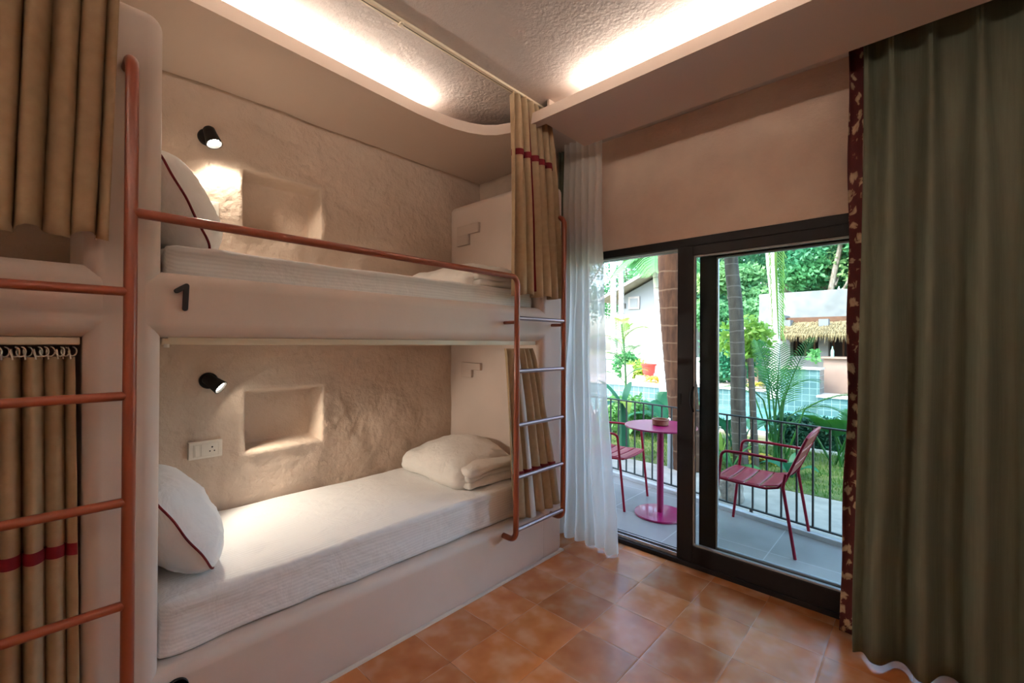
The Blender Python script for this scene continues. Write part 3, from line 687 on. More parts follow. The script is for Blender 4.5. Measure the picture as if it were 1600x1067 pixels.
# ------------------------------------------------------------------ curtains
class Cloth:
    """hanging cloth: folds run along a line from p0 to p1, different at top and bottom"""
    def __init__(s, top, bot, zt, zb, n, at, ab, seed=0, lap=0.35, ease=1.0, irr=.5, wander=.01, hem=.006, side=1):
        s.side = side
        s.t0, s.t1 = Vector(top[0]), Vector(top[1]); s.b0, s.b1 = Vector(bot[0]), Vector(bot[1])
        s.zt, s.zb, s.n, s.at, s.ab, s.seed, s.lap, s.ease, s.irr, s.w, s.hem = zt, zb, n, at, ab, seed, lap, ease, irr, wander, hem
        rnd = random.Random(seed); s.amp = [1 + irr * rnd.uniform(-.7, .6) for _ in range(n + 4)]; s.ph = [rnd.uniform(-.5, .5) for _ in range(n + 4)]
    def __call__(s, u, z, off=0.0):
        k = max(0., min(1., (s.zt - z) / (s.zt - s.zb))); k = k ** s.ease
        a = s.t0.lerp(s.b0, k); b = s.t1.lerp(s.b1, k); d = (b - a); L = d.length; d = d / L; nrm = Vector((-d.y, d.x))
        def raw(u):
            x = max(0, min(s.n, u * s.n)); i = int(x); f = x - i; g = f * f * (3 - 2 * f)
            am = s.amp[i] * (1 - g) + s.amp[i + 1] * g; ph = s.ph[i] * (1 - g) + s.ph[i + 1] * g
            A = (s.at * (1 - k) + s.ab * k) * am
            th = 2 * pi * u * s.n + s.irr * 1.6 * ph + .5 * k * sin(u * 9 + s.seed)
            w = 1 - 2 * abs(cos(th / 2)) ** 1.25 + .12 * sin(th * 1.7 + s.seed)
            w = w * s.side
            lat = s.lap * (L / s.n) * sin(th) * .22 * (.5 + .5 * k)
            wob = s.w * fbm(u * 4 + s.seed, z * 1.3, s.seed, 2)
            return a + d * (u * L + lat) + nrm * (A * w + wob)
        p = raw(u)
        if off:
            q = raw(min(1, u + .002)) - raw(max(0, u - .002)); q = Vector((-q.y, q.x)).normalized(); p = p + q * off
        return (p.x, p.y, z)
    def zlow(s, u): return s.zb + s.hem * sin(u * s.n * 2 * pi * .5 + s.seed) + s.hem * .6 * sin(u * 17 + s.seed)
    def sheet(s, b, u0=0, u1=1, z0=None, z1=None, nu=None, nv=40, off=0.0):
        nu = nu or int(s.n * 22 * (u1 - u0)) + 4
        def fn(u, v):
            uu = u0 + (u1 - u0) * u; lo = s.zlow(uu) if z0 is None else z0; hi = s.zt if z1 is None else z1
            return s(uu, hi + (lo - hi) * v, off)
        return b.grid(nu, nv, fn)

def band(c, parent, z, h, off, u0=0, u1=1):
    for o in ((off,)): 
        b = MB(); c.sheet(b, u0, u1, z - h, z, nv=2, off=o); q = b.build('ribbon', M['band'], parent, smooth=60); q['label'] = 'burgundy ribbon'

# upper right: gathered against the far partition
cu = thing('curtain', 'beige curtain with burgundy ribbon cross hanging from the ceiling track', 'curtain', (-1.775, 2.1, 2.9), 'beige bunk curtains')
c1 = Cloth(((-1.778, 1.872), (-1.778, 2.19)), ((-1.770, 1.878), (-1.785, 2.385)), 2.893, 1.712, 6, .030, .036, 3, .55, .55, .6, .014, .006)
b = MB(); c1.sheet(b); b.build('curtain_panel', M['cream_cloth'], cu, smooth=70, solid=.002)
b = MB(); c1.sheet(b, .04, .9, 2.535, 2.572, nv=2, off=-.006); b.build('ribbon', M['band'], cu, smooth=70)['label'] = 'horizontal burgundy ribbon'
b = MB(); c1.sheet(b, .40, .455, 1.74, 2.885, nv=40, off=-.006, nu=10); b.build('ribbon', M['band'], cu, smooth=70)['label'] = 'vertical burgundy ribbon'
# lower right
cl = thing('curtain', 'beige curtain with pale lining hanging behind the ladder beside the door', 'curtain', (-1.86, 2.0, 1.4), 'beige bunk curtains')
c2 = Cloth(((-1.868, 1.918), (-1.868, 2.168)), ((-1.800, 1.915), (-1.800, 2.37)), 1.388, .352, 5, .020, .024, 11, .5, .8, .5, .012, .004)
b = MB(); c2.sheet(b); b.build('curtain_panel', M['cream_cloth'], cl, smooth=70, solid=.002)
b = MB(); c2.sheet(b, .36, .47, nu=10, nv=40, off=-.004); b.build('lining', M['pale_cloth'], cl, smooth=70)['label'] = 'pale lining turned outwards'
b = MB(); c2.sheet(b, .0, 1, .612, .645, nv=2, off=-.006); b.build('ribbon', M['band'], cl, smooth=70)['label'] = 'burgundy ribbon'
# upper left
c3 = Cloth(((-1.778, -1.6), (-1.778, .168)), ((-1.762, -1.6), (-1.775, .135)), 2.893, 1.716, 32, .030, .034, 23, .6, 1.0, .75, .018, .012)
cx = thing('curtain', 'beige ceiling-hung curtain left of the ladder top', 'curtain', (-1.775, -.7, 2.9), 'beige bunk curtains')
b = MB(); c3.sheet(b); b.build('curtain_panel', M['cream_cloth'], cx, smooth=70, solid=.002)
b = MB(); c3.sheet(b, .983, .990, 1.72, 2.25, nu=6, nv=30, off=-.004); b.build('hem_edge', M['pale_cloth'], cx, smooth=70)['label'] = 'pale turned hem'
# lower left
c4 = Cloth(((-1.885, -1.75), (-1.885, .070)), ((-1.865, -1.75), (-1.862, .084)), 1.372, .345, 42, .024, .026, 31, .6, .9, .75, .012, .004)
cy_ = thing('curtain', 'beige curtain on nylon hooks behind the left ladder rungs', 'curtain', (-1.88, -.8, 1.4), 'beige bunk curtains')
b = MB(); c4.sheet(b); b.build('curtain_panel', M['cream_cloth'], cy_, smooth=70, solid=.002)
b = MB(); c4.sheet(b, 0, 1, .785, .820, nv=2, off=-.006); b.build('ribbon', M['band'], cy_, smooth=70)['label'] = 'burgundy ribbon'
for u in [.04 + .033 * k for k in range(26)] + [.90 + .098 * k / 12. for k in range(13)]:
    i = u * 120
    p = c4(u, 1.372); y = p[1]; x = -1.872 + .006 * sin(i * 2.3)
    pts = [(x, y + .009 * sin(a), 1.388 + .014 * cos(a)) for a in [2 * pi * k / 12 for k in range(11)]] + [(p[0] + .012, y - .004, 1.366)]
    MB().tube(pts, .0022, 6).build('hook', M['ring'], cy_, smooth=60)

# green drape at right, with pinch pleats and a floral turned edge
gd = thing('curtain', 'olive green pinch-pleated drape at the right of the sliding door', 'curtain', (.3, 2.66, 2.9), 'olive green drapes')
PLE = [-.205, -.115, .013, .16, .31, .47, .63, .80]
def green(u, z, off=0.):
    k = (2.90 - z) / 2.90
    x = -.215 + 1.22 * u
    y = 2.665
    for i, px in enumerate(PLE):
        cx_ = px + .035 * k * (i - 2) * .35; wdt = .016 + .022 * sm(k * 2.2) + .006 * (i % 2)
        d = (x - cx_) / wdt
        y -= (.095 + .02 * (i % 3)) * (.5 + .6 * sm(k * 1.6)) / (1 + abs(d) ** 3)
        if z > 2.60: y -= (.016 * math.exp(-((x - px - .007) / .006) ** 2) + .016 * math.exp(-((x - px + .007) / .006) ** 2)) * sm((z - 2.60) / .1)
    y += .010 * sin(x * 17 + 1) * k + .012 * fbm(x * 4, z * .7, 3, 2)
    x += .014 * fbm(x * 5 + 7, z * .8, 1, 2) * k - .05 * (1 - u) * sm(k * 1.05) ** 2 * .6
    return (x, y - off, z)
b = MB().grid(320, 44, lambda u, v: green(u, 2.90 + (.018 - 2.90) * v)); b.build('drape', M['green_cloth'], gd, smooth=70, solid=.003)
def lining(u, v):
    z = 2.89 + (.02 - 2.89) * v; k = v
    x = -.279 + .060 * u - .030 * sm((k - .55) * 2.4) * (1 - u); y = 2.672 + .012 * sin(u * 3 + v * 9) + .05 * u * (1 - u) + .02 * sm((k - .6) * 2)
    return (x + .004 * sin(v * 23), y, z)
MB().grid(8, 60, lining).build('turned_edge', M['floral'], gd, smooth=70, solid=.002)['label'] = 'burgundy floral turned edge'
dk = thing('curtain', 'narrow dark green drape bunched behind the white sheer', 'curtain', (-2.01, 2.73, 2.9), 'olive green drapes')
cg = Cloth(((-2.075, 2.74), (-1.965, 2.755)), ((-2.09, 2.73), (-1.965, 2.75)), 2.895, .03, 4, .02, .022, 41, .4)
b = MB(); cg.sheet(b); b.build('drape', M['green_cloth'], dk, smooth=70, solid=.003)
sh = thing('curtain', 'white sheer voile curtain beside the open door, its hem on the floor', 'curtain', (-1.75, 2.66, 2.9))
cs = Cloth(((-1.965, 2.665), (-1.642, 2.655)), ((-2.0, 2.66), (-1.475, 2.635)), 2.895, .014, 6, .012, .030, 52, .3, 1.7, .7, .03, .006)
b = MB(); cs.sheet(b, nv=60); b.build('voile', M['sheer'], sh, smooth=70)
b = MB(); cs.sheet(b, 0, 1, .016, .10, nv=6, off=-.003); b.build('hem', M['sheer'], sh, smooth=70)

# ------------------------------------------------------------------ sliding door
door = bpy.data.objects.new('door_1', None); C.objects.link(door); door.location = (-.75, YW, 0); struct(door)
fr = MB()
fr.box(DX0, DX1, YW - .006, YW + .145, DZ - .055, DZ)        # head
fr.box(DX0, DX0 + .06, YW - .006, YW + .145, 0, DZ); fr.box(DX1 - .06, DX1, YW - .006, YW + .145, 0, DZ)
fr.box(DX0, DX1, YW - .006, YW + .145, -.005, .030)           # sill
fr.box(DX0, DX1, YW + .045, YW + .052, .03, .048); fr.box(DX0, DX1, YW + .095, YW + .102, .03, .048)
fr.build('frame', M['alu'], door, bevel=.003, seg=2, smooth=0)
for (y) in (YW + .026, YW + .075):
    MB().box(DX0 + .06, DX1 - .06, y - .004, y + .004, .03, .052).build('track_rail', M['rail'], door, smooth=0)
    MB().box(DX0 + .06, DX1 - .06, y - .003, y + .003, DZ - .064, DZ - .054).build('track_rail', M['rail'], door, smooth=0)
def sash(x0, x1, y0, y1, z0, z1, stw, top, bot):
    s = MB().box(x0, x0 + stw, y0, y1, z0, z1).box(x1 - stw, x1, y0, y1, z0, z1).box(x0 + stw, x1 - stw, y0, y1, z1 - top, z1).box(x0 + stw, x1 - stw, y0, y1, z0, z0 + bot)
    f = s.build('sash', M['alu'], door, bevel=.003, seg=2, smooth=0)
    ym = (y0 + y1) / 2
    MB().box(x0 + stw - .004, x1 - stw + .004, ym - .003, ym + .003, z0 + bot - .004, z1 - top + .004).build('glass', M['glass'], f, smooth=0)
    bd = MB(); e = .010
    bd.box(x0 + stw, x0 + stw + e, ym - .012, ym + .012, z0 + bot, z1 - top).box(x1 - stw - e, x1 - stw, ym - .012, ym + .012, z0 + bot, z1 - top)
    bd.box(x0 + stw, x1 - stw, ym - .012, ym + .012, z0 + bot, z0 + bot + e).box(x0 + stw, x1 - stw, ym - .012, ym + .012, z1 - top - e, z1 - top)
    bd.build('glazing_bead', M['bead'], f, smooth=0)
    return f
s1 = sash(-1.186, .46, YW + .000, YW + .044, .032, DZ - .03, .100, .085, .105)
s2 = sash(-1.064, .47, YW + .054, YW + .094, .045, DZ - .045, .100, .085, .095)
# curved pull and lock on the near sash
hp = [(-1.083, YW - .002, 1.150)] + [(-1.083 + .0, YW - .002 - .034 * sin(pi * i / 10), 1.150 - .157 * i / 10) for i in range(1, 10)] + [(-1.083, YW - .002, .993)]
MB().tube(hp, .0085, 10).build('handle', M['black'], s1, smooth=60)
MB().box(-1.172, -1.160, YW - .004, YW + .001, 1.03, 1.10).build('lock_plate', M['black'], s1, bevel=.001, seg=2, smooth=0)

# ------------------------------------------------------------------ terrace
struct(MB().prism([(-5.0, YW + .15), (3.0, YW + .15), (3.0, 3.20), (-5.0, 4.72)], -.12, 0).build('floor_terrace', M['patio'], smooth=0))
struct(MB().prism([(-5.0, 4.72), (3.0, 3.20), (3.0, 3.26), (-5.0, 4.78)], -.14, .035).build('trim_terrace', M['kerb'], bevel=.006, seg=2, smooth=0))
rl0 = Vector((-4.2, 4.628, 0)); rd = Vector((8.0, -1.52, 0)).normalized()
def rp(s, z): q = rl0 + rd * s; return (q.x, q.y, z)
ra = thing('railing', 'thin dark iron terrace railing with upright bars', 'railing', rl0)
n2_ = Vector((-rd.y, rd.x, 0))
def flat(b, s0, s1, z0, z1, t):
    c = (rl0 + rd * (s0 + s1) / 2); b.obox((c.x, c.y, (z0 + z1) / 2), rd * (s1 - s0) / 2, n2_ * t, Vector((0, 0, (z1 - z0) / 2)))
b = MB(); flat(b, 0, 5.6, .806, .818, .014); b.build('top_rail', M['iron'], ra, smooth=0)
b = MB(); flat(b, 0, 5.6, .055, .067, .010); b.build('bottom_rail', M['iron'], ra, smooth=0)
for i in range(50):
    s0 = .05 + i * .109; b = MB(); flat(b, s0 - .006, s0 + .006, .067, .806, .006); b.build('baluster', M['iron'], ra, smooth=0)
for s0 in (.2, 1.7, 3.2, 4.7):
    b = MB(); flat(b, s0 - .010, s0 + .010, .03, .055, .010); b.build('foot', M['iron'], ra, smooth=0)

tb = thing('bistro_table', 'raspberry pink round pedestal table behind the open door', 'table', (-1.62, 3.545, 0))
MB().lathe([(0, 0), (.205, 0), (.208, .006), (.205, .016), (.16, .022), (.05, .026), (.0, .026)], (-1.62, 3.545, 0), 48).build('base', M['rasp'], tb, smooth=40)
MB().lathe([(0, .024), (.027, .024), (.027, .725), (0, .725)], (-1.62, 3.545, 0), 24).build('column', M['rasp'], tb, smooth=40)
MB().lathe([(0, .722), (.10, .722), (.285, .728), (.290, .734), (.288, .741), (0, .741)], (-1.62, 3.545, 0), 56).build('tabletop', M['rasp'], tb, smooth=40)
a_ = MB().lathe([(0, 0), (.058, 0), (.066, .008), (.066, .040), (.070, .044), (.070, .052), (.056, .052), (.052, .030), (.0, .026)], (-1.628, 3.56, .7412), 32).build('ashtray', M['ash'], smooth=40)
tag(a_, 'round brown wooden ashtray on the raspberry table', 'ashtray')

def armchair(label, loc, rz):
    t = thing('terrace_armchair', label, 'chair', (0, 0, 0), 'wine red terrace armchairs'); m = M['wine']
    for s in (-1, 1):
        y = s * .248
        pts = [(.268, y, 0), (.222, y, .44), (.205, y, .60)] + [(.160 + .045 * cos(a), y, .60 + .045 * sin(a)) for a in (radians(20), radians(45), radians(70), radians(90))] + [(.0, y, .648), (-.215, y, .640)]
        MB().tube(pts, .0105, 12).build('arm_leg', m, t, smooth=60)
        MB().tube([(-.262, y, 0), (-.190, y * .985, .46), (-.205, y * .96, .55)], .0105, 12).build('rear_leg', m, t, smooth=60)
        # seat side rail sweeping up into the back frame
        pr = [(.235, s * .215, .432), (.10, s * .222, .424), (-.08, s * .225, .424), (-.155, s * .225, .445), (-.200, s * .225, .50), (-.255, s * .222, .64), (-.320, s * .215, .80)]
        MB().tube(pr, .009, 10).build('side_rail', m, t, smooth=60)
    MB().tube([(-.320, -.215, .80), (-.333, -.17, .825), (-.336, 0, .832), (-.333, .17, .825), (-.320, .215, .80)], .009, 10).build('top_rail', m, t, smooth=60)
    MB().tube([(.235, -.215, .432), (.252, -.12, .430), (.257, 0, .430), (.252, .12, .430), (.235, .215, .432)], .009, 10).build('front_rail', m, t, smooth=60)
    prof = [(.245, .437), (.16, .437), (.06, .430), (-.04, .429), (-.11, .436), (-.16, .458)]
    def slat(p, q, nm):
        b = MB()
        for k in range(1): pass
        b.grid(10, 5, lambda u, v: (p[0] + (q[0] - p[0]) * v + (.012 if nm == 'x' else 0), -.218 + .436 * u, p[1] + (q[1] - p[1]) * v - .006 * (1 - (2 * u - 1) ** 2)))
        return b
    for (i0, f0, i1, f1) in ((0, 0, 0, .92), (1, .02, 1, .92), (2, .02, 2, .92), (3, .02, 4, .9)):
        lp = lambda i, f: (prof[i][0] + (prof[i + 1][0] - prof[i][0]) * f, prof[i][1] + (prof[i + 1][1] - prof[i][1]) * f)
        slat(lp(i0, f0), lp(i1, f1), 's').build('seat_slat', m, t, smooth=60, solid=.006)
    for (z0, z1) in ((.53, .61), (.625, .705), (.72, .805)):
        fx = lambda z: -.212 - (z - .53) * .405
        slat((fx(z0), z0), (fx(z1), z1), 'b').build('back_slat', m, t, smooth=60, solid=.006)
    t.location = loc; t.rotation_euler = (0, 0, rz); return t
ch = armchair('wine red slatted armchair right of the table, facing it through the glass', (-.895, 3.67, 0), pi)
c2_ = copy_tree(ch); c2_.location = (-2.15, 3.62, 0); c2_.rotation_euler = (0, 0, radians(4))
c2_['label'] = 'wine red slatted armchair half hidden by the sheer curtain'

# ------------------------------------------------------------------ garden ground
struct(MB().box(-60, 40, 3.0, 8.2, -.4, -.115).box(-60, -8.5, 8.2, 12.6, -.4, -.115).box(.6, 40, 8.2, 12.6, -.4, -.115).box(-60, 40, 12.6, 90, -.4, -.115).build('ground', M['soil'], smooth=0))
struct(MB().prism([(-9, 4.85), (3.2, 3.1), (3.2, 5.30), (-9, 5.36)], -.115, -.095).build('path', M['path'], smooth=0))
struct(MB().box(-9, 4, 5.36, 7.55, -.115, -.100).build('lawn', M['lawn'], smooth=0))
b = MB(); rnd = random.Random(5)
for i in range(9000):
    x = rnd.uniform(-5.2, .3); y = rnd.uniform(5.36, 7.5); h = rnd.uniform(.03, .085); a = rnd.uniform(0, 6.28); w = .005; l = rnd.uniform(-.03, .03)
    b.add([(x - w * cos(a), y - w * sin(a), -.1), (x + w * cos(a), y + w * sin(a), -.1), (x + l, y + l, -.1 + h)], [(0, 1, 2)])
o = b.build('grass', M['blade'], smooth=0); stuff(o); tag(o, 'short green grass beyond the concrete path', 'grass')

# pool: floor, walls, water, raised tiled blocks
struct(MB().box(-8.5, .6, 8.2, 12.6, -.95, -.90).box(-8.5, .6, 8.2, 8.45, -.95, -.12).box(-8.5, -8.3, 8.45, 12.5, -.95, -.12).box(.4, .6, 8.45, 12.5, -.95, -.12).build('pool_basin', M['pooltile'], smooth=0))
struct(MB().box(-8.3, .4, 8.45, 12.5, -.5, -.17).build('water', M['water'], smooth=0))
struct(MB().box(-8.6, .7, 8.1, 8.5, -.12, -.06).build('trim_pool', M['coping'], bevel=.01, seg=2, smooth=0))
for (x0, x1, y0, y1, z1) in ((-4.65, -2.88, 12.4, 12.9, .24), (-2.9, -1.80, 12.3, 12.9, .84), (-1.80, 1.2, 12.1, 12.9, .23), (-9.0, -4.6, 11.2, 12.9, .27)):
    struct(MB().box(x0, x1, y0, y1, -.6, z1).build('pool_wall', M['pooltile'], smooth=0))
    struct(MB().box(x0 - .03, x1 + (.02 if z1 > .5 else 0), y0 - .04, y1 + .02, z1, z1 + .04).build('trim_pool_wall', M['coping'], smooth=0))
struct(MB().box(-4.6, -2.9, 12.9, 16, -.12, .25).box(-9.5, -4.5, 12.9, 17, -.12, .24).build('ground_pool_deck', M['coping'], smooth=0))

# garden bar with a thatched eave
bar = thing('garden_bar', 'pink and white garden bar with a thatched eave across the pool', 'building', (-1.5, 14, 0))
w_ = MB().box(-3.55, -2.9, 14.2, 14.9, -.1, 2.25).box(-2.95, 1.5, 14.05, 14.2, -.1, 1.12).box(-2.98, -2.72, 14.0, 14.4, -.1, 2.1).box(-2.07, -1.86, 13.95, 14.2, -.1, 2.1).box(-.3, .0, 13.95, 14.2, -.1, 2.1)
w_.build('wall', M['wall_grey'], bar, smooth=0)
MB().box(-1.855, 1.5, 13.2, 14.04, -.1, 1.09).build('counter_wall', M['pink_wall'], bar, smooth=0)['label'] = 'pink counter wall'
MB().box(-1.90, 1.5, 13.1, 14.1, 1.09, 1.13).build('counter_top', M['pink_wall'], bar, smooth=0)
MB().box(-2.95, 1.5, 14.8, 14.9, -.1, 2.2).build('back_panel', M['darkwood'], bar, smooth=0)['label'] = 'dark slatted back panel'
for i in range(14): MB().box(-2.66 + i * .21, -2.62 + i * .21, 14.36, 14.40, 1.12, 2.05).build('shutter_slat', M['brown'], bar, smooth=0)
MB().box(-3.06, 1.6, 14.4, 14.6, 2.04, 2.18).build('beam', M['brown'], bar, smooth=0)['label'] = 'brown timber beam'
MB().box(-3.72, 1.8, 14.95, 15.25, -.1, 2.95).build('parapet', M['wall_grey'], bar, smooth=0)
def thatch(u, v):
    x = -3.0 + 4.4 * u; y = 14.55 - 1.15 * v; z = 2.06 - .42 * v ** 1.25 + .02 * fbm(x * 3, v * 4, 2)
    return (x, y, z)
tb_ = MB().grid(50, 8, thatch); rnd = random.Random(3)
for i in range(1500):
    x = rnd.uniform(-3.02, 1.4); v = rnd.random() ** .4; p = thatch((x + 3.0) / 4.4, v); L = rnd.uniform(.16, .34); w = .008
    q = (p[0] + rnd.uniform(-.04, .04), p[1] - L * .6, p[2] - L * (.55 if v > .9 else .22))
    tb_.add([(p[0] - w, p[1], p[2] + .03), (p[0] + w, p[1], p[2] + .03), q], [(0, 1, 2)])
tb_.build('thatch_roof', M['thatch'], bar, smooth=0, solid=.05)
o = MB().lathe([(0, 0), (.035, 0), (.037, .01), (.037, .15), (.015, .20), (.013, .26), (0, .26)], (-1.70, 13.4, 1.13), 16).build('bottle', M['bottle'], smooth=40)
tag(o, 'pale green bottle standing on the pink bar counter', 'bottle')

# white house far left
hs = thing('house', 'white gabled house beyond the pool, left of the palm trunk', 'building', (-12.4, 24, 0))
hw = [(-13.7, 24.0), (-9.0, 24.0), (-9.0, 30.0), (-13.7, 30.0)]
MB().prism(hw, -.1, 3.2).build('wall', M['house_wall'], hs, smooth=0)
# upper storey with gable
def poly_xz(pts, y0, y1):
    n = len(pts); return MB().add([(x, y0, z) for x, z in pts] + [(x, y1, z) for x, z in pts], [tuple(range(n)), tuple(range(2 * n - 1, n - 1, -1))] + [(i, n + i, n + (i + 1) % n, (i + 1) % n) for i in range(n)])
poly_xz([(-13.7, 3.2), (-9.0, 3.2), (-9.0, 4.3), (-11.2, 5.25), (-13.7, 4.15)], 24.01, 30).build('gable_wall', M['grey_wall'], hs, smooth=0)['label'] = 'grey blue gable wall'
poly_xz([(-14.5, 3.95), (-14.5, 4.12), (-11.2, 5.62), (-8.2, 4.3), (-8.2, 4.1), (-11.2, 5.42)], 23.0, 30.5).build('roof', M['house_wall'], hs, smooth=0)
poly_xz([(-12.6, 5.0), (-11.2, 5.63), (-8.2, 4.31), (-8.2, 4.36), (-11.2, 5.72), (-12.6, 5.08)], 23.3, 30.6).build('roof_tiles', M['roof'], hs, smooth=0)
wf = MB().box(-12.98, -12.26, 23.94, 24.05, 3.48, 4.22).build('window', M['house_wall'], hs, smooth=0)
MB().box(-12.86, -12.38, 23.92, 23.95, 3.58, 4.10).build('pane', M['grey_wall'], wf, smooth=0)
MB().box(-13.30, -13.18, 23.95, 24.02, 3.55, 3.85).build('wall_light', M['iron'], hs, smooth=0)
struct(MB().box(-14.5, -5.2, 16.0, 16.25, -.1, .95).build('wall_garden', M['house_wall'], smooth=0))
struct(MB().box(-5.2, -3.7, 15.6, 15.85, -.1, 1.35).build('wall_garden_pink', M['pink_wall'], smooth=0))
o = MB().lathe([(0, 0), (.14, 0), (.20, .34), (.235, .34), (.24, .39), (.21, .39), (.18, .1), (0, .1)], (-6.33, 13.0, .41), 24).build('flower_pot', M['redpot'], smooth=40)
tag(o, 'bright red flower pot on the white plinth beyond the pool', 'pot')
o = MB().box(-6.75, -5.95, 12.94, 13.2, .235, .41).build('plinth', M['white_wall'], smooth=0); tag(o, 'low white plinth under the red flower pot', 'plinth')
o = MB().lathe([(0, 0), (.11, 0), (.16, .15), (.18, .35), (.14, .44), (.16, .47), (.12, .47), (0, .40)], (-6.58, 12.1, .312), 24).build('garden_urn', M['urn'], smooth=50)
tag(o, 'white rounded urn on the edge of the pool wall', 'urn')
o = MB().rbox((-3.86, 13.4, .48), (.20, .3, .46), .03, 3).build('pedestal', M['urn']); tag(o, 'small white pedestal behind the ringed grey palm trunk', 'pedestal')

bo = thing('bollard_light', 'grey garden bollard light with a white cap beside the path', 'garden light', (-2.27, 5.31, -.1))
MB().lathe([(0, 0), (.062, 0), (.062, .46), (0, .46)], (-2.27, 5.31, -.1), 24).build('post', M['bollard'], bo, smooth=40)
MB().lathe([(0, .46), (.060, .46), (.060, .60), (.05, .615), (0, .618)], (-2.27, 5.31, -.1), 24).build('lamp_cap', M['lampcap'], bo, smooth=40)
def rockd(p, n): return n * (.05 * fbm(p.x * 6, p.y * 6, p.z * 6))
o = MB().rbox((-1.40, 4.62, -.01), (.20, .22, .28), .07, 8, rockd).build('garden_rock', M['rock'], smooth=70); tag(o, 'grey brown rock just behind the railing by the armchair', 'rock')

# ------------------------------------------------------------------ plants
def trunk(b, pts, r0, r1, ring=0.0, n=14, seed=0):
    """tapered trunk through pts, with slight ring steps"""
    P = [Vector(p) for p in pts]; out = []; rs = []; K = 14 * (len(P) - 1)
    for i in range(K + 1):
        t = i / K * (len(P) - 1); k = min(int(t), len(P) - 2); f = t - k
        a = P[max(k - 1, 0)]; bq = P[k]; c = P[k + 1]; d = P[min(k + 2, len(P) - 1)]
        q = .5 * ((2 * bq) + (c - a) * f + (2 * a - 5 * bq + 4 * c - d) * f * f + (3 * bq - a - 3 * c + d) * f ** 3)
        out.append(q); rs.append((r0 + (r1 - r0) * i / K) * (1 + ring * sin(i * 2.4 + seed)))
    return b.tube(out, rs, n)

def frond(b, base, d, L, droop, nl, ll, lw, vee=.5, up_=Vector((0, 0, 1)), rach=.006, sag=.35, start=.15):
    """palm frond: rachis curving under gravity with leaflets on both sides"""
    base = Vector(base); d = Vector(d).normalized(); pts = []
    for i in range(13):
        t = i / 12; pts.append(base + d * (L * t) - Vector((0, 0, droop * L * t * t)))
    b.tube(pts, [rach * (1 - .8 * i / 12) for i in range(13)], 5, False)
    for i in range(nl):
        t = start + (1 - start) * (i + .5) / nl; k = min(int(t * 12), 11); f = t * 12 - k
        p = pts[k].lerp(pts[k + 1], f); tg = (pts[k + 1] - pts[k]).normalized()
        sd = tg.cross(up_)
        if sd.length < .05: sd = tg.cross(Vector((1, 0, 0)))
        sd.normalize(); nn = sd.cross(tg).normalized()
        l = ll * (sin(pi * (t * .85 + .12)) ** .6)
        for s in (-1, 1):
            dr = (sd * s * .8 + tg * .62 + nn * vee * .5).normalized()
            w = tg * lw - nn * 0
            m_ = p + dr * l * .5 - Vector((0, 0, sag * l * .12)); e = p + dr * l - Vector((0, 0, sag * l * .55))
            b.add([p - w * .35, p + w * .35, m_ + w * .5, m_ - w * .5, e], [(0, 1, 2, 3), (3, 2, 4)])

def leafcloud(b, c, r, n, size, rnd, squash=1.0, hollow=.45):
    for _ in range(n):
        while True:
            v = Vector((rnd.uniform(-1, 1), rnd.uniform(-1, 1), rnd.uniform(-1, 1)))
            if hollow < v.length < 1: break
        p = Vector(c) + Vector((v.x * r[0], v.y * r[1], v.z * r[2]))
        a = Vector((rnd.gauss(0, 1), rnd.gauss(0, 1), rnd.gauss(-.3, .7))).normalized(); q = a.cross(Vector((rnd.gauss(0, 1), rnd.gauss(0, 1), rnd.gauss(0, 1)))).normalized()
        s = size * rnd.uniform(.6, 1.3)
        b.add([p, p + a * s * .5 + q * s * .25, p + a * s, p + a * s * .5 - q * s * .25], [(0, 1, 2, 3)])

def broadleaf(b, base, d, L, W, droop, n=10, fold=.25, up_=Vector((0, 0, 1))):
    base = Vector(base); d = Vector(d).normalized(); sd = d.cross(up_).normalized(); vs = []; fs = []
    for i in range(n + 1):
        t = i / n; p = base + d * L * t - Vector((0, 0, droop * L * t * t)); w = W * sin(pi * min(1, t * .93 + .07)) ** .75 * .5
        vs += [p - sd * w + Vector((0, 0, fold * w)), p, p + sd * w + Vector((0, 0, fold * w))]
    for i in range(n):
        k = i * 3; fs += [(k, k + 1, k + 4, k + 3), (k + 1, k + 2, k + 5, k + 4)]
    b.add(vs, fs)

PALMS = 'palms seen through the door'
def palm(name, label, pts, r0, r1, mat, crown=None, fm='mid', seed=0, ring=.03, nf=9, L=1.9):
    P = [Vector(p) for p in pts]; t = thing(name, label, 'palm tree', tuple(P[0]), PALMS)
    b = MB(); trunk(b, pts, r0, r1, ring, 16, seed); b.build('trunk', mat, t, smooth=60)
    if crown:
        rnd = random.Random(seed)
        for i in range(nf):
            a = 2 * pi * i / nf + rnd.uniform(-.25, .25); b = MB()
            frond(b, P[-1], (cos(a), sin(a), rnd.uniform(.25, .8)), L * rnd.uniform(.85, 1.1), rnd.uniform(.5, .8), 46, .55, .035, .2, rach=.018, sag=.9)
            b.build('frond', M[fm], t, smooth=0)
    return t
def sc(p, k): return (p[0] * k, p[1] * k, 1.42 + (p[2] - 1.42) * k)
palm('coconut_palm', 'thick reddish brown ringed palm trunk rising behind the bistro table',
     [sc((-1.97, 5.0, .02), 1.08), sc((-2.01, 5.0, .66), 1.08), sc((-2.07, 5.0, 1.25), 1.08), sc((-2.125, 5.0, 1.86), 1.08), sc((-2.155, 5.0, 2.5), 1.08), sc((-2.2, 5.0, 4.6), 1.08)], .182, .170, M['bark_red'], True, 'mid', 3, .015, 8, 2.2)
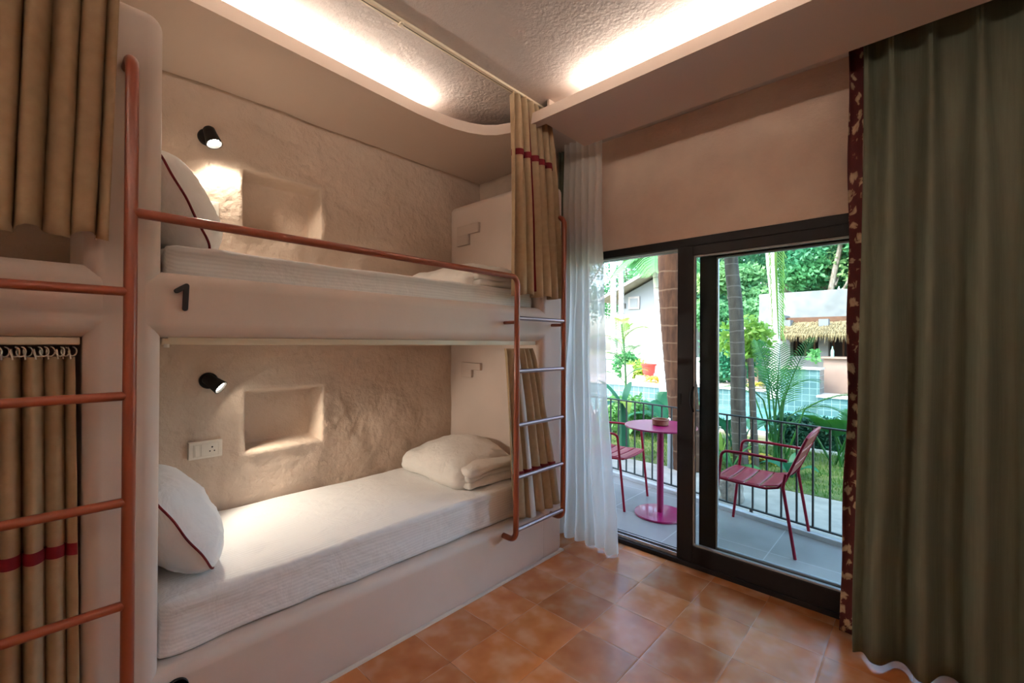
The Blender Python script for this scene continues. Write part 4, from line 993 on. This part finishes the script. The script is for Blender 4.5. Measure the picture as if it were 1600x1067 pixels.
palm('coconut_palm', 'slim grey ringed palm trunk seen through the sliding glass',
     [(-1.69, 6.0, -.1), (-1.725, 6.0, .54), (-1.735, 6.0, 1.24), (-1.76, 6.0, 1.89), (-1.82, 6.0, 2.55), (-1.95, 6.0, 4.4)], .088, .078, M['bark_grey'], True, 'mid', 5, .02, 8, 2.0)
palm('palm_sapling', 'thin second stem close beside the slim grey palm', [(-1.54, 6.05, -.1), (-1.57, 6.05, .6), (-1.60, 6.05, 1.25)], .045, .032, M['bark_grey'], None, 'mid', 6, .03)
palm('coconut_palm', 'thin white palm trunk in front of the white house', [(-4.02, 9.0, -.1), (-4.09, 9.0, 1.05), (-4.145, 9.0, 1.93), (-4.225, 9.0, 2.9), (-4.27, 9.0, 3.3)], .085, .066, M['bark_white'], True, 'mid', 8, .02, 6, 1.0)
palm('coconut_palm', 'pale palm trunk behind the hanging lime frond', [(-2.42, 11.0, .23), (-2.48, 11.2, 2.38), (-2.56, 11.2, 3.44), (-2.66, 11.2, 5.6)], .105, .095, M['bark_white'], True, 'canopy2', 9, .02, 10, 2.4)
palm('coconut_palm', 'leftmost slim pale trunk beyond the white house', [(-10.45, 18.0, -.1), (-10.5, 18, 3.0), (-10.55, 18, 7.2)], .15, .12, M['bark_white'], True, 'canopy', 12, .02, 9, 2.6)
palm('coconut_palm', 'slim pale trunk close to the house gable', [(-10.6, 19.0, -.1), (-10.65, 19, 3.0), (-10.72, 19, 7.6)], .14, .11, M['bark_white'], True, 'canopy', 13, .02, 9, 2.6)

# lime frond hanging down behind the glass
t = thing('hanging_frond', 'lime green palm frond hanging straight down in front of the white parapet', 'frond', (-1.53, 7, 3.2))
b = MB(); pts = [(-1.535, 7.0, 3.5), (-1.535, 7.0, 2.6), (-1.52, 7.0, 2.1), (-1.50, 7.02, 1.5)]
b.tube(pts, [.022, .018, .012, .004], 6)
for i in range(44):
    f = i / 43; z = 3.3 - 1.72 * f; x = -1.535 + .03 * f
    for s in (-1, 1):
        l = .30 * (1 - .35 * f); e = (x + s * l * (.40 + .12 * sin(i * 1.7)), 7.0 - .05 * s * sin(i), z - l * .95); m_ = (x + s * l * .30, 7.0, z - l * .42)
        b.add([(x, 7, z + .005), (x, 7, z - .005), (m_[0] - .005, 6.99, m_[2] - .004), (m_[0] + .005, 7.01, m_[2] + .004), e], [(0, 1, 2, 3), (3, 2, 4)])
b.build('leaflets', M['lime'], t, smooth=0)

def areca(label, c, stems, seed, mat='areca', group='areca palms in the beds', h=.9, L=1.0, nl=22, ll=.34, lw=.026):
    rnd = random.Random(seed); t = thing('areca_palm', label, 'plant', c, group)
    for (dx, dy, dz, Lk, dr) in stems:
        b = MB(); base = Vector(c) + Vector((rnd.uniform(-.08, .08), rnd.uniform(-.08, .08), 0)); hh = h * rnd.uniform(.75, 1.1)
        top = base + Vector((dx * .25, dy * .25, hh)); b.tube([base, base.lerp(top, .5), top], [.016, .013, .010], 6)
        frond(b, top, (dx, dy, dz), L * Lk, dr, nl, ll, lw, .35, rach=.009, sag=.5, start=.08)
        b.build('frond', M[mat], t, smooth=0)
    return t
areca('large dark green areca palm arching in front of the pool wall', (-1.38, 6.5, -.1),
      [(.35, -.1, 1.2, .95, .25), (-.25, .1, 1.3, .9, .3), (.9, .0, .75, .95, .55), (.12, -.2, 1.5, .8, .15), (-.7, -.1, .8, .7, .5), (.55, .3, .55, .8, .7), (-.5, .4, 1.0, .7, .4), (.05, .5, 1.2, .7, .3)], 21, 'areca', h=.78, L=1.25, nl=24, ll=.31, lw=.014)
areca('areca palm with feathery fronds low behind the bistro table', (-2.88, 6.6, -.1),
      [(.3, 0, 1.0, .7, .3), (-.5, .1, 1.1, .7, .4), (.7, .1, .8, .7, .5), (-.1, .3, 1.3, .7, .3), (-.8, -.1, .6, .6, .6)], 22, 'teal', h=.35, L=.9)
areca('low palm with dark arching fronds at the hedge beside the green drape', (-.78, 6.9, -.1),
      [(-.6, -.2, .8, .75, .6), (.5, -.2, .8, .7, .6), (-.15, -.5, 1.0, .7, .4), (.25, .3, 1.0, .7, .5), (-.9, .1, .5, .7, .7), (.9, 0, .5, .7, .7)], 23, 'areca', h=.42, L=.8, nl=16, ll=.36, lw=.034)
areca('small fan of palm fronds at the foot of the slim grey palm', (-1.95, 6.7, -.1),
      [(-.5, 0, .9, .6, .5), (.5, .1, .9, .6, .5), (.0, -.4, 1.1, .6, .4), (.3, .4, .8, .6, .5), (-.8, .2, .5, .6, .6)], 24, 'teal', h=.28, L=.75, nl=16)
areca('palm clump under the hanging lime frond', (-1.75, 7.9, -.1),
      [(-.4, 0, 1.3, .9, .35), (.3, .1, 1.3, .9, .3), (-.9, .1, .7, .8, .5), (.7, -.1, .9, .8, .5), (0, -.3, 1.5, .8, .2)], 25, 'areca', h=.8, L=.95, nl=19, ll=.27, lw=.012)

# tall cane plant near the open door
t = thing('cane_plant', 'tall thin cane with sparse green leaflets beyond the open door', 'plant', (-3.06, 5.6, -.1))
b = MB(); trunk(b, [(-3.02, 5.6, -.1), (-3.06, 5.6, .6), (-3.08, 5.6, 1.15), (-3.14, 5.6, 1.7)], .022, .010, 0, 8); b.build('stem', M['stem'], t)
rnd = random.Random(44)
for (z, dx, dy, dz, L) in ((.85, -.5, -.2, .7, .55), (.95, .5, .1, .6, .45), (1.05, -.6, .1, .6, .60), (1.15, .35, -.1, .9, .55), (1.25, -.4, .2, .9, .60), (1.38, .2, 0, 1.3, .62), (1.42, -.7, -.2, .6, .60), (1.1, -.2, -.4, .8, .5), (1.48, .6, .1, .8, .55), (1.5, -.15, .2, 1.4, .55)):
    b = MB(); frond(b, (-3.08 - (z - 1.1) * .1, 5.6, z), (dx, dy, dz), L, .5, 15, .19, .013, .3, rach=.006, sag=.5, start=.15); b.build('frond', M['mid' if z < 1.3 else 'lime'], t, smooth=0)
# banana plant
t = thing('banana_plant', 'banana plant with broad blue green leaves beside the sheer curtain', 'plant', (-2.98, 5.4, -.1))
b = MB(); trunk(b, [(-2.98, 5.4, -.1), (-2.99, 5.4, .35), (-3.0, 5.4, .62)], .06, .04, 0, 10); b.build('stem', M['teal'], t)
for (dx, dy, dz, L, W, dr, m) in ((-.75, -.1, 1.0, .62, .13, .25, 'teal'), (-.95, .1, .35, .5, .15, .35, 'lime'), (.35, -.3, .7, .42, .15, 1.0, 'lime'), (.1, .3, 1.0, .5, .13, .3, 'teal'), (-.3, -.6, .5, .55, .14, .9, 'teal')):
    b = MB(); broadleaf(b, (-3.0, 5.4, .58), (dx, dy, dz), L, W, dr); b.build('leaf', M[m], t, smooth=60)
# broad leaved plants by the railing
for (c, lb, mm, leaves) in (((-1.72, 5.75, -.1), 'broad leaved canna plant behind the armchair back', 'mid', ((-.2, -.1, 1.2, .62, .15, .25), (.4, 0, 1.0, .6, .14, .4), (-.5, .2, .8, .5, .14, .5), (.8, -.1, .6, .5, .15, .6))),
                            ((-1.92, 5.95, -.1), 'lime green spiky plant at the edge of the sliding sash', 'lime', ((-.3, 0, 1.2, .5, .06, .4), (.2, .1, 1.3, .5, .06, .3), (.5, -.1, 1.0, .45, .06, .5), (-.6, .1, .9, .45, .06, .6), (0, -.4, 1.1, .45, .06, .4), (-.1, .3, 1.3, .5, .06, .2), (.7, .2, .8, .4, .06, .6))),
                            ((-1.12, 5.9, -.1), 'broad leaved plant under the arching areca palm', 'teal', ((-.6, 0, .7, .55, .18, .6), (.5, -.1, .8, .5, .16, .6), (0, -.4, .9, .5, .16, .5), (.1, .4, 1.0, .5, .15, .4)))):
    t = thing('leafy_plant', lb, 'plant', c, 'leafy plants in the lawn beds')
    for (dx, dy, dz, L, W, dr) in leaves:
        b = MB(); broadleaf(b, c, (dx, dy, dz), L, W, dr); b.build('leaf', M[mm], t, smooth=60)
# bromeliads and crotons
def rosette(label, c, n, L, W, mat, seed, group='low coloured plants'):
    rnd = random.Random(seed); b = MB()
    for i in range(n):
        a = i * 2.4; e = rnd.uniform(.3, 1.4); broadleaf(b, c, (cos(a), sin(a), e), L * rnd.uniform(.7, 1.1), W, .5, 6)
    tag(b.build('bromeliad', M[mat], smooth=60), label, 'plant', group)
rosette('pale yellow bromeliad on the pool wall beside the red pot', (-5.92, 12.3, 0.35), 46, .46, .06, 'yellow', 1)
rosette('pale yellow bromeliad on the pool wall next to the big palm trunk', (-5.55, 12.0, 0.35), 46, .50, .06, 'yellow', 2)
rosette('yellow croton behind the leaves of the canna plant', (-1.62, 6.35, -.1), 50, .34, .05, 'yellow', 3)
rosette('yellow leaved plant on the pool edge between the palms', (-3.25, 12.7, 0.33), 40, .36, .05, 'yellow', 4)
rosette('red leaved plant on the soil behind the slim palm', (-1.85, 6.65, -.1), 30, .28, .05, 'redleaf', 5)
o = MB(); leafcloud(o, (0, 0, .28), (.10, .10, .20), 60, .14, random.Random(8), hollow=0)
o.v = [(x - 1.92, y + 12.5, z + .90) for x, y, z in o.v]
tag(o.build('potted_sprig', M['mid'], smooth=0), 'small green sprig on top of the tall tiled block', 'plant')

# small tree behind the glass
t = thing('small_tree', 'small bright green leafy tree right of the slim grey palm', 'tree', (-1.98, 7.2, -.1), 'trees')
b = MB(); trunk(b, [(-1.98, 7.2, -.1), (-2.0, 7.2, .6), (-1.96, 7.2, 1.2)], .035, .02, 0, 8); b.build('trunk', M['bark'], t)
b = MB(); rnd = random.Random(17); leafcloud(b, (-1.98, 7.2, 1.5), (.36, .34, .34), 900, .12, rnd, hollow=.1); b.build('crown', M['lime'], t, smooth=0)

def bush(label, c, r, n, size, mat, seed, name='bush', group='shrubs'):
    b = MB(); rnd = random.Random(seed); leafcloud(b, (c[0], c[1], c[2] + r[2]), r, n, size, rnd, hollow=.35)
    tag(b.build(name, M[mat], smooth=0), label, 'shrub', group)
bush('small mid green shrub on the ground left of the white plinth', (-7.6, 14.0, .25), (.5, .4, .45), 900, .16, 'mid', 61)
bush('lime green shrub behind the pool wall at the sheer curtain edge', (-6.95, 13.4, .25), (.42, .4, .30), 900, .14, 'lime', 62)
bush('teal green shrub at the left end of the thatched bar', (-3.9, 13.6, .3), (.55, .4, .75), 1500, .16, 'teal', 63)
bush('dark shrub left of the slim grey palm', (-4.6, 14.2, .24), (.55, .5, .9), 1500, .18, 'canopy3', 64)
bush('green shrub at the lawn edge behind the bollard light', (-2.95, 7.4, -.1), (.55, .35, .30), 1400, .10, 'mid', 65)
bush('low green shrub behind the railing beside the open door', (-3.75, 6.9, -.1), (.5, .4, .33), 1400, .11, 'mid', 66)
b = MB().box(-1.62, -.80, 7.62, 7.95, -.1, .30); rnd = random.Random(70)
for _ in range(2600):
    f = rnd.choice('tfs'); p = (rnd.uniform(-1.66, -.76), 7.6, rnd.uniform(-.1, .34)) if f != 't' else (rnd.uniform(-1.66, -.76), rnd.uniform(7.6, 7.97), .32)
    leafcloud(b, p, (.02, .02, .02), 1, .075, rnd, hollow=0)
tag(b.build('clipped_hedge', M['hedge'], smooth=0), 'dark clipped hedge block in front of the pool at right', 'hedge')
struct(MB().box(-2.2, 1.5, 7.5, 7.58, -.115, -.06).build('trim_lawn', M['kerb'], smooth=0))

# background trees, each with its own trunk and crown
TREES = [  # x, y, height, crown radius, material, leaves, label
    (-16.5, 31, 9.0, 3.2, 'canopy', 2600, 'teal tree above the left roof edge of the house'),
    (-12.6, 34, 10.5, 3.4, 'canopy', 2600, 'tall teal tree directly behind the house roof ridge'),
    (-9.6, 27, 9.5, 2.6, 'canopy', 2400, 'green tree behind the thick brown palm trunk'),
    (-7.2, 22, 7.6, 2.4, 'canopy3', 2600, 'dark leafy tree left of the slim grey palm, over the garden wall'),
    (-6.6, 28, 11.0, 3.0, 'canopy2', 2600, 'pale green tree behind the slim grey palm'),
    (-5.6, 19, 5.4, 1.7, 'canopy2', 2200, 'yellow green tree right of the slim grey palm'),
    (-4.9, 24, 9.8, 2.4, 'canopy', 2400, 'green tree behind the pale palm trunk'),
    (-3.6, 27, 10.0, 2.6, 'canopy3', 2800, 'dark green tree behind the white parapet, next to the pale palm'),
    (-2.6, 21, 6.6, 1.8, 'canopy', 2600, 'rounded tree over the middle of the parapet'),
    (-1.4, 23, 7.2, 2.1, 'canopy2', 2600, 'bright green tree over the parapet beside the floral edge'),
    (.6, 26, 9.5, 2.8, 'canopy', 2200, 'green tree behind the parapet, mostly hidden by the drape'),
    (-20.5, 30, 10.0, 3.6, 'canopy', 2400, 'green tree far left behind the sheer curtain'),
]
for i, (x, y, h, r, m, n, lb) in enumerate(TREES):
    t = thing('garden_tree', lb, 'tree', (x, y, -.1), 'trees'); rnd = random.Random(100 + i)
    b = MB(); trunk(b, [(x, y, -.1), (x + rnd.uniform(-.3, .3), y, h * .4), (x + rnd.uniform(-.4, .4), y, h * .85)], .03 * h * .7, .012 * h, 0, 8)
    for k in range(4):
        a = rnd.uniform(0, 6.28); z0 = h * rnd.uniform(.35, .6); trunk(b, [(x, y, z0), (x + cos(a) * r * .4, y + sin(a) * r * .4, z0 + h * .15), (x + cos(a) * r * .8, y + sin(a) * r * .8, z0 + h * .28)], .009 * h, .003 * h, 0, 6)
    b.build('trunk', M['bark'], t)
    b = MB(); K = 9
    for k in range(K):
        a = rnd.uniform(0, 6.28); q = rnd.uniform(.2, .75); zz = h * rnd.uniform(.42, .95); rr = r * rnd.uniform(.36, .6)
        leafcloud(b, (x + cos(a) * r * q, y + sin(a) * r * q, zz), (rr, rr, rr * .75), n // K * 3, .24, rnd, hollow=.2)
    b.build('crown', M[m], t, smooth=0)

# ------------------------------------------------------------------ light
w = bpy.data.worlds.new('sky'); bpy.context.scene.world = w; w.use_nodes = True
nt = w.node_tree; nt.nodes.clear()
ow = nt.nodes.new('ShaderNodeOutputWorld'); bg = nt.nodes.new('ShaderNodeBackground'); sk = nt.nodes.new('ShaderNodeTexSky')
sk.sky_type = 'NISHITA'; sk.sun_disc = False; sk.sun_elevation = radians(50); sk.sun_rotation = radians(205); sk.air_density = 1.0; sk.dust_density = 3.0; sk.ozone_density = 0.6
bg.inputs['Strength'].default_value = 0.68
nt.links.new(sk.outputs[0], bg.inputs['Color']); nt.links.new(bg.outputs[0], ow.inputs['Surface'])
S = bpy.data.lights.new('sun', 'SUN'); S.energy = 0.9; S.angle = radians(1.0); S.color = (1.0, .95, .87)
so = bpy.data.objects.new('sun', S); C.objects.link(so)
so.rotation_euler = Vector((.38, .50, -.78)).to_track_quat('-Z', 'Y').to_euler()

sce = bpy.context.scene
sce.view_settings.view_transform = 'Standard'; sce.view_settings.look = 'None'
sce.view_settings.exposure = 1.15; sce.view_settings.gamma = 1.0; sce.view_settings.use_curve_mapping = False
sce.cycles.use_denoising = True
sce.cycles.max_bounces = 12; sce.cycles.diffuse_bounces = 6; sce.cycles.transparent_max_bounces = 16
sce.cycles.sample_clamp_indirect = 6.0; sce.cycles.caustics_reflective = False; sce.cycles.caustics_refractive = False
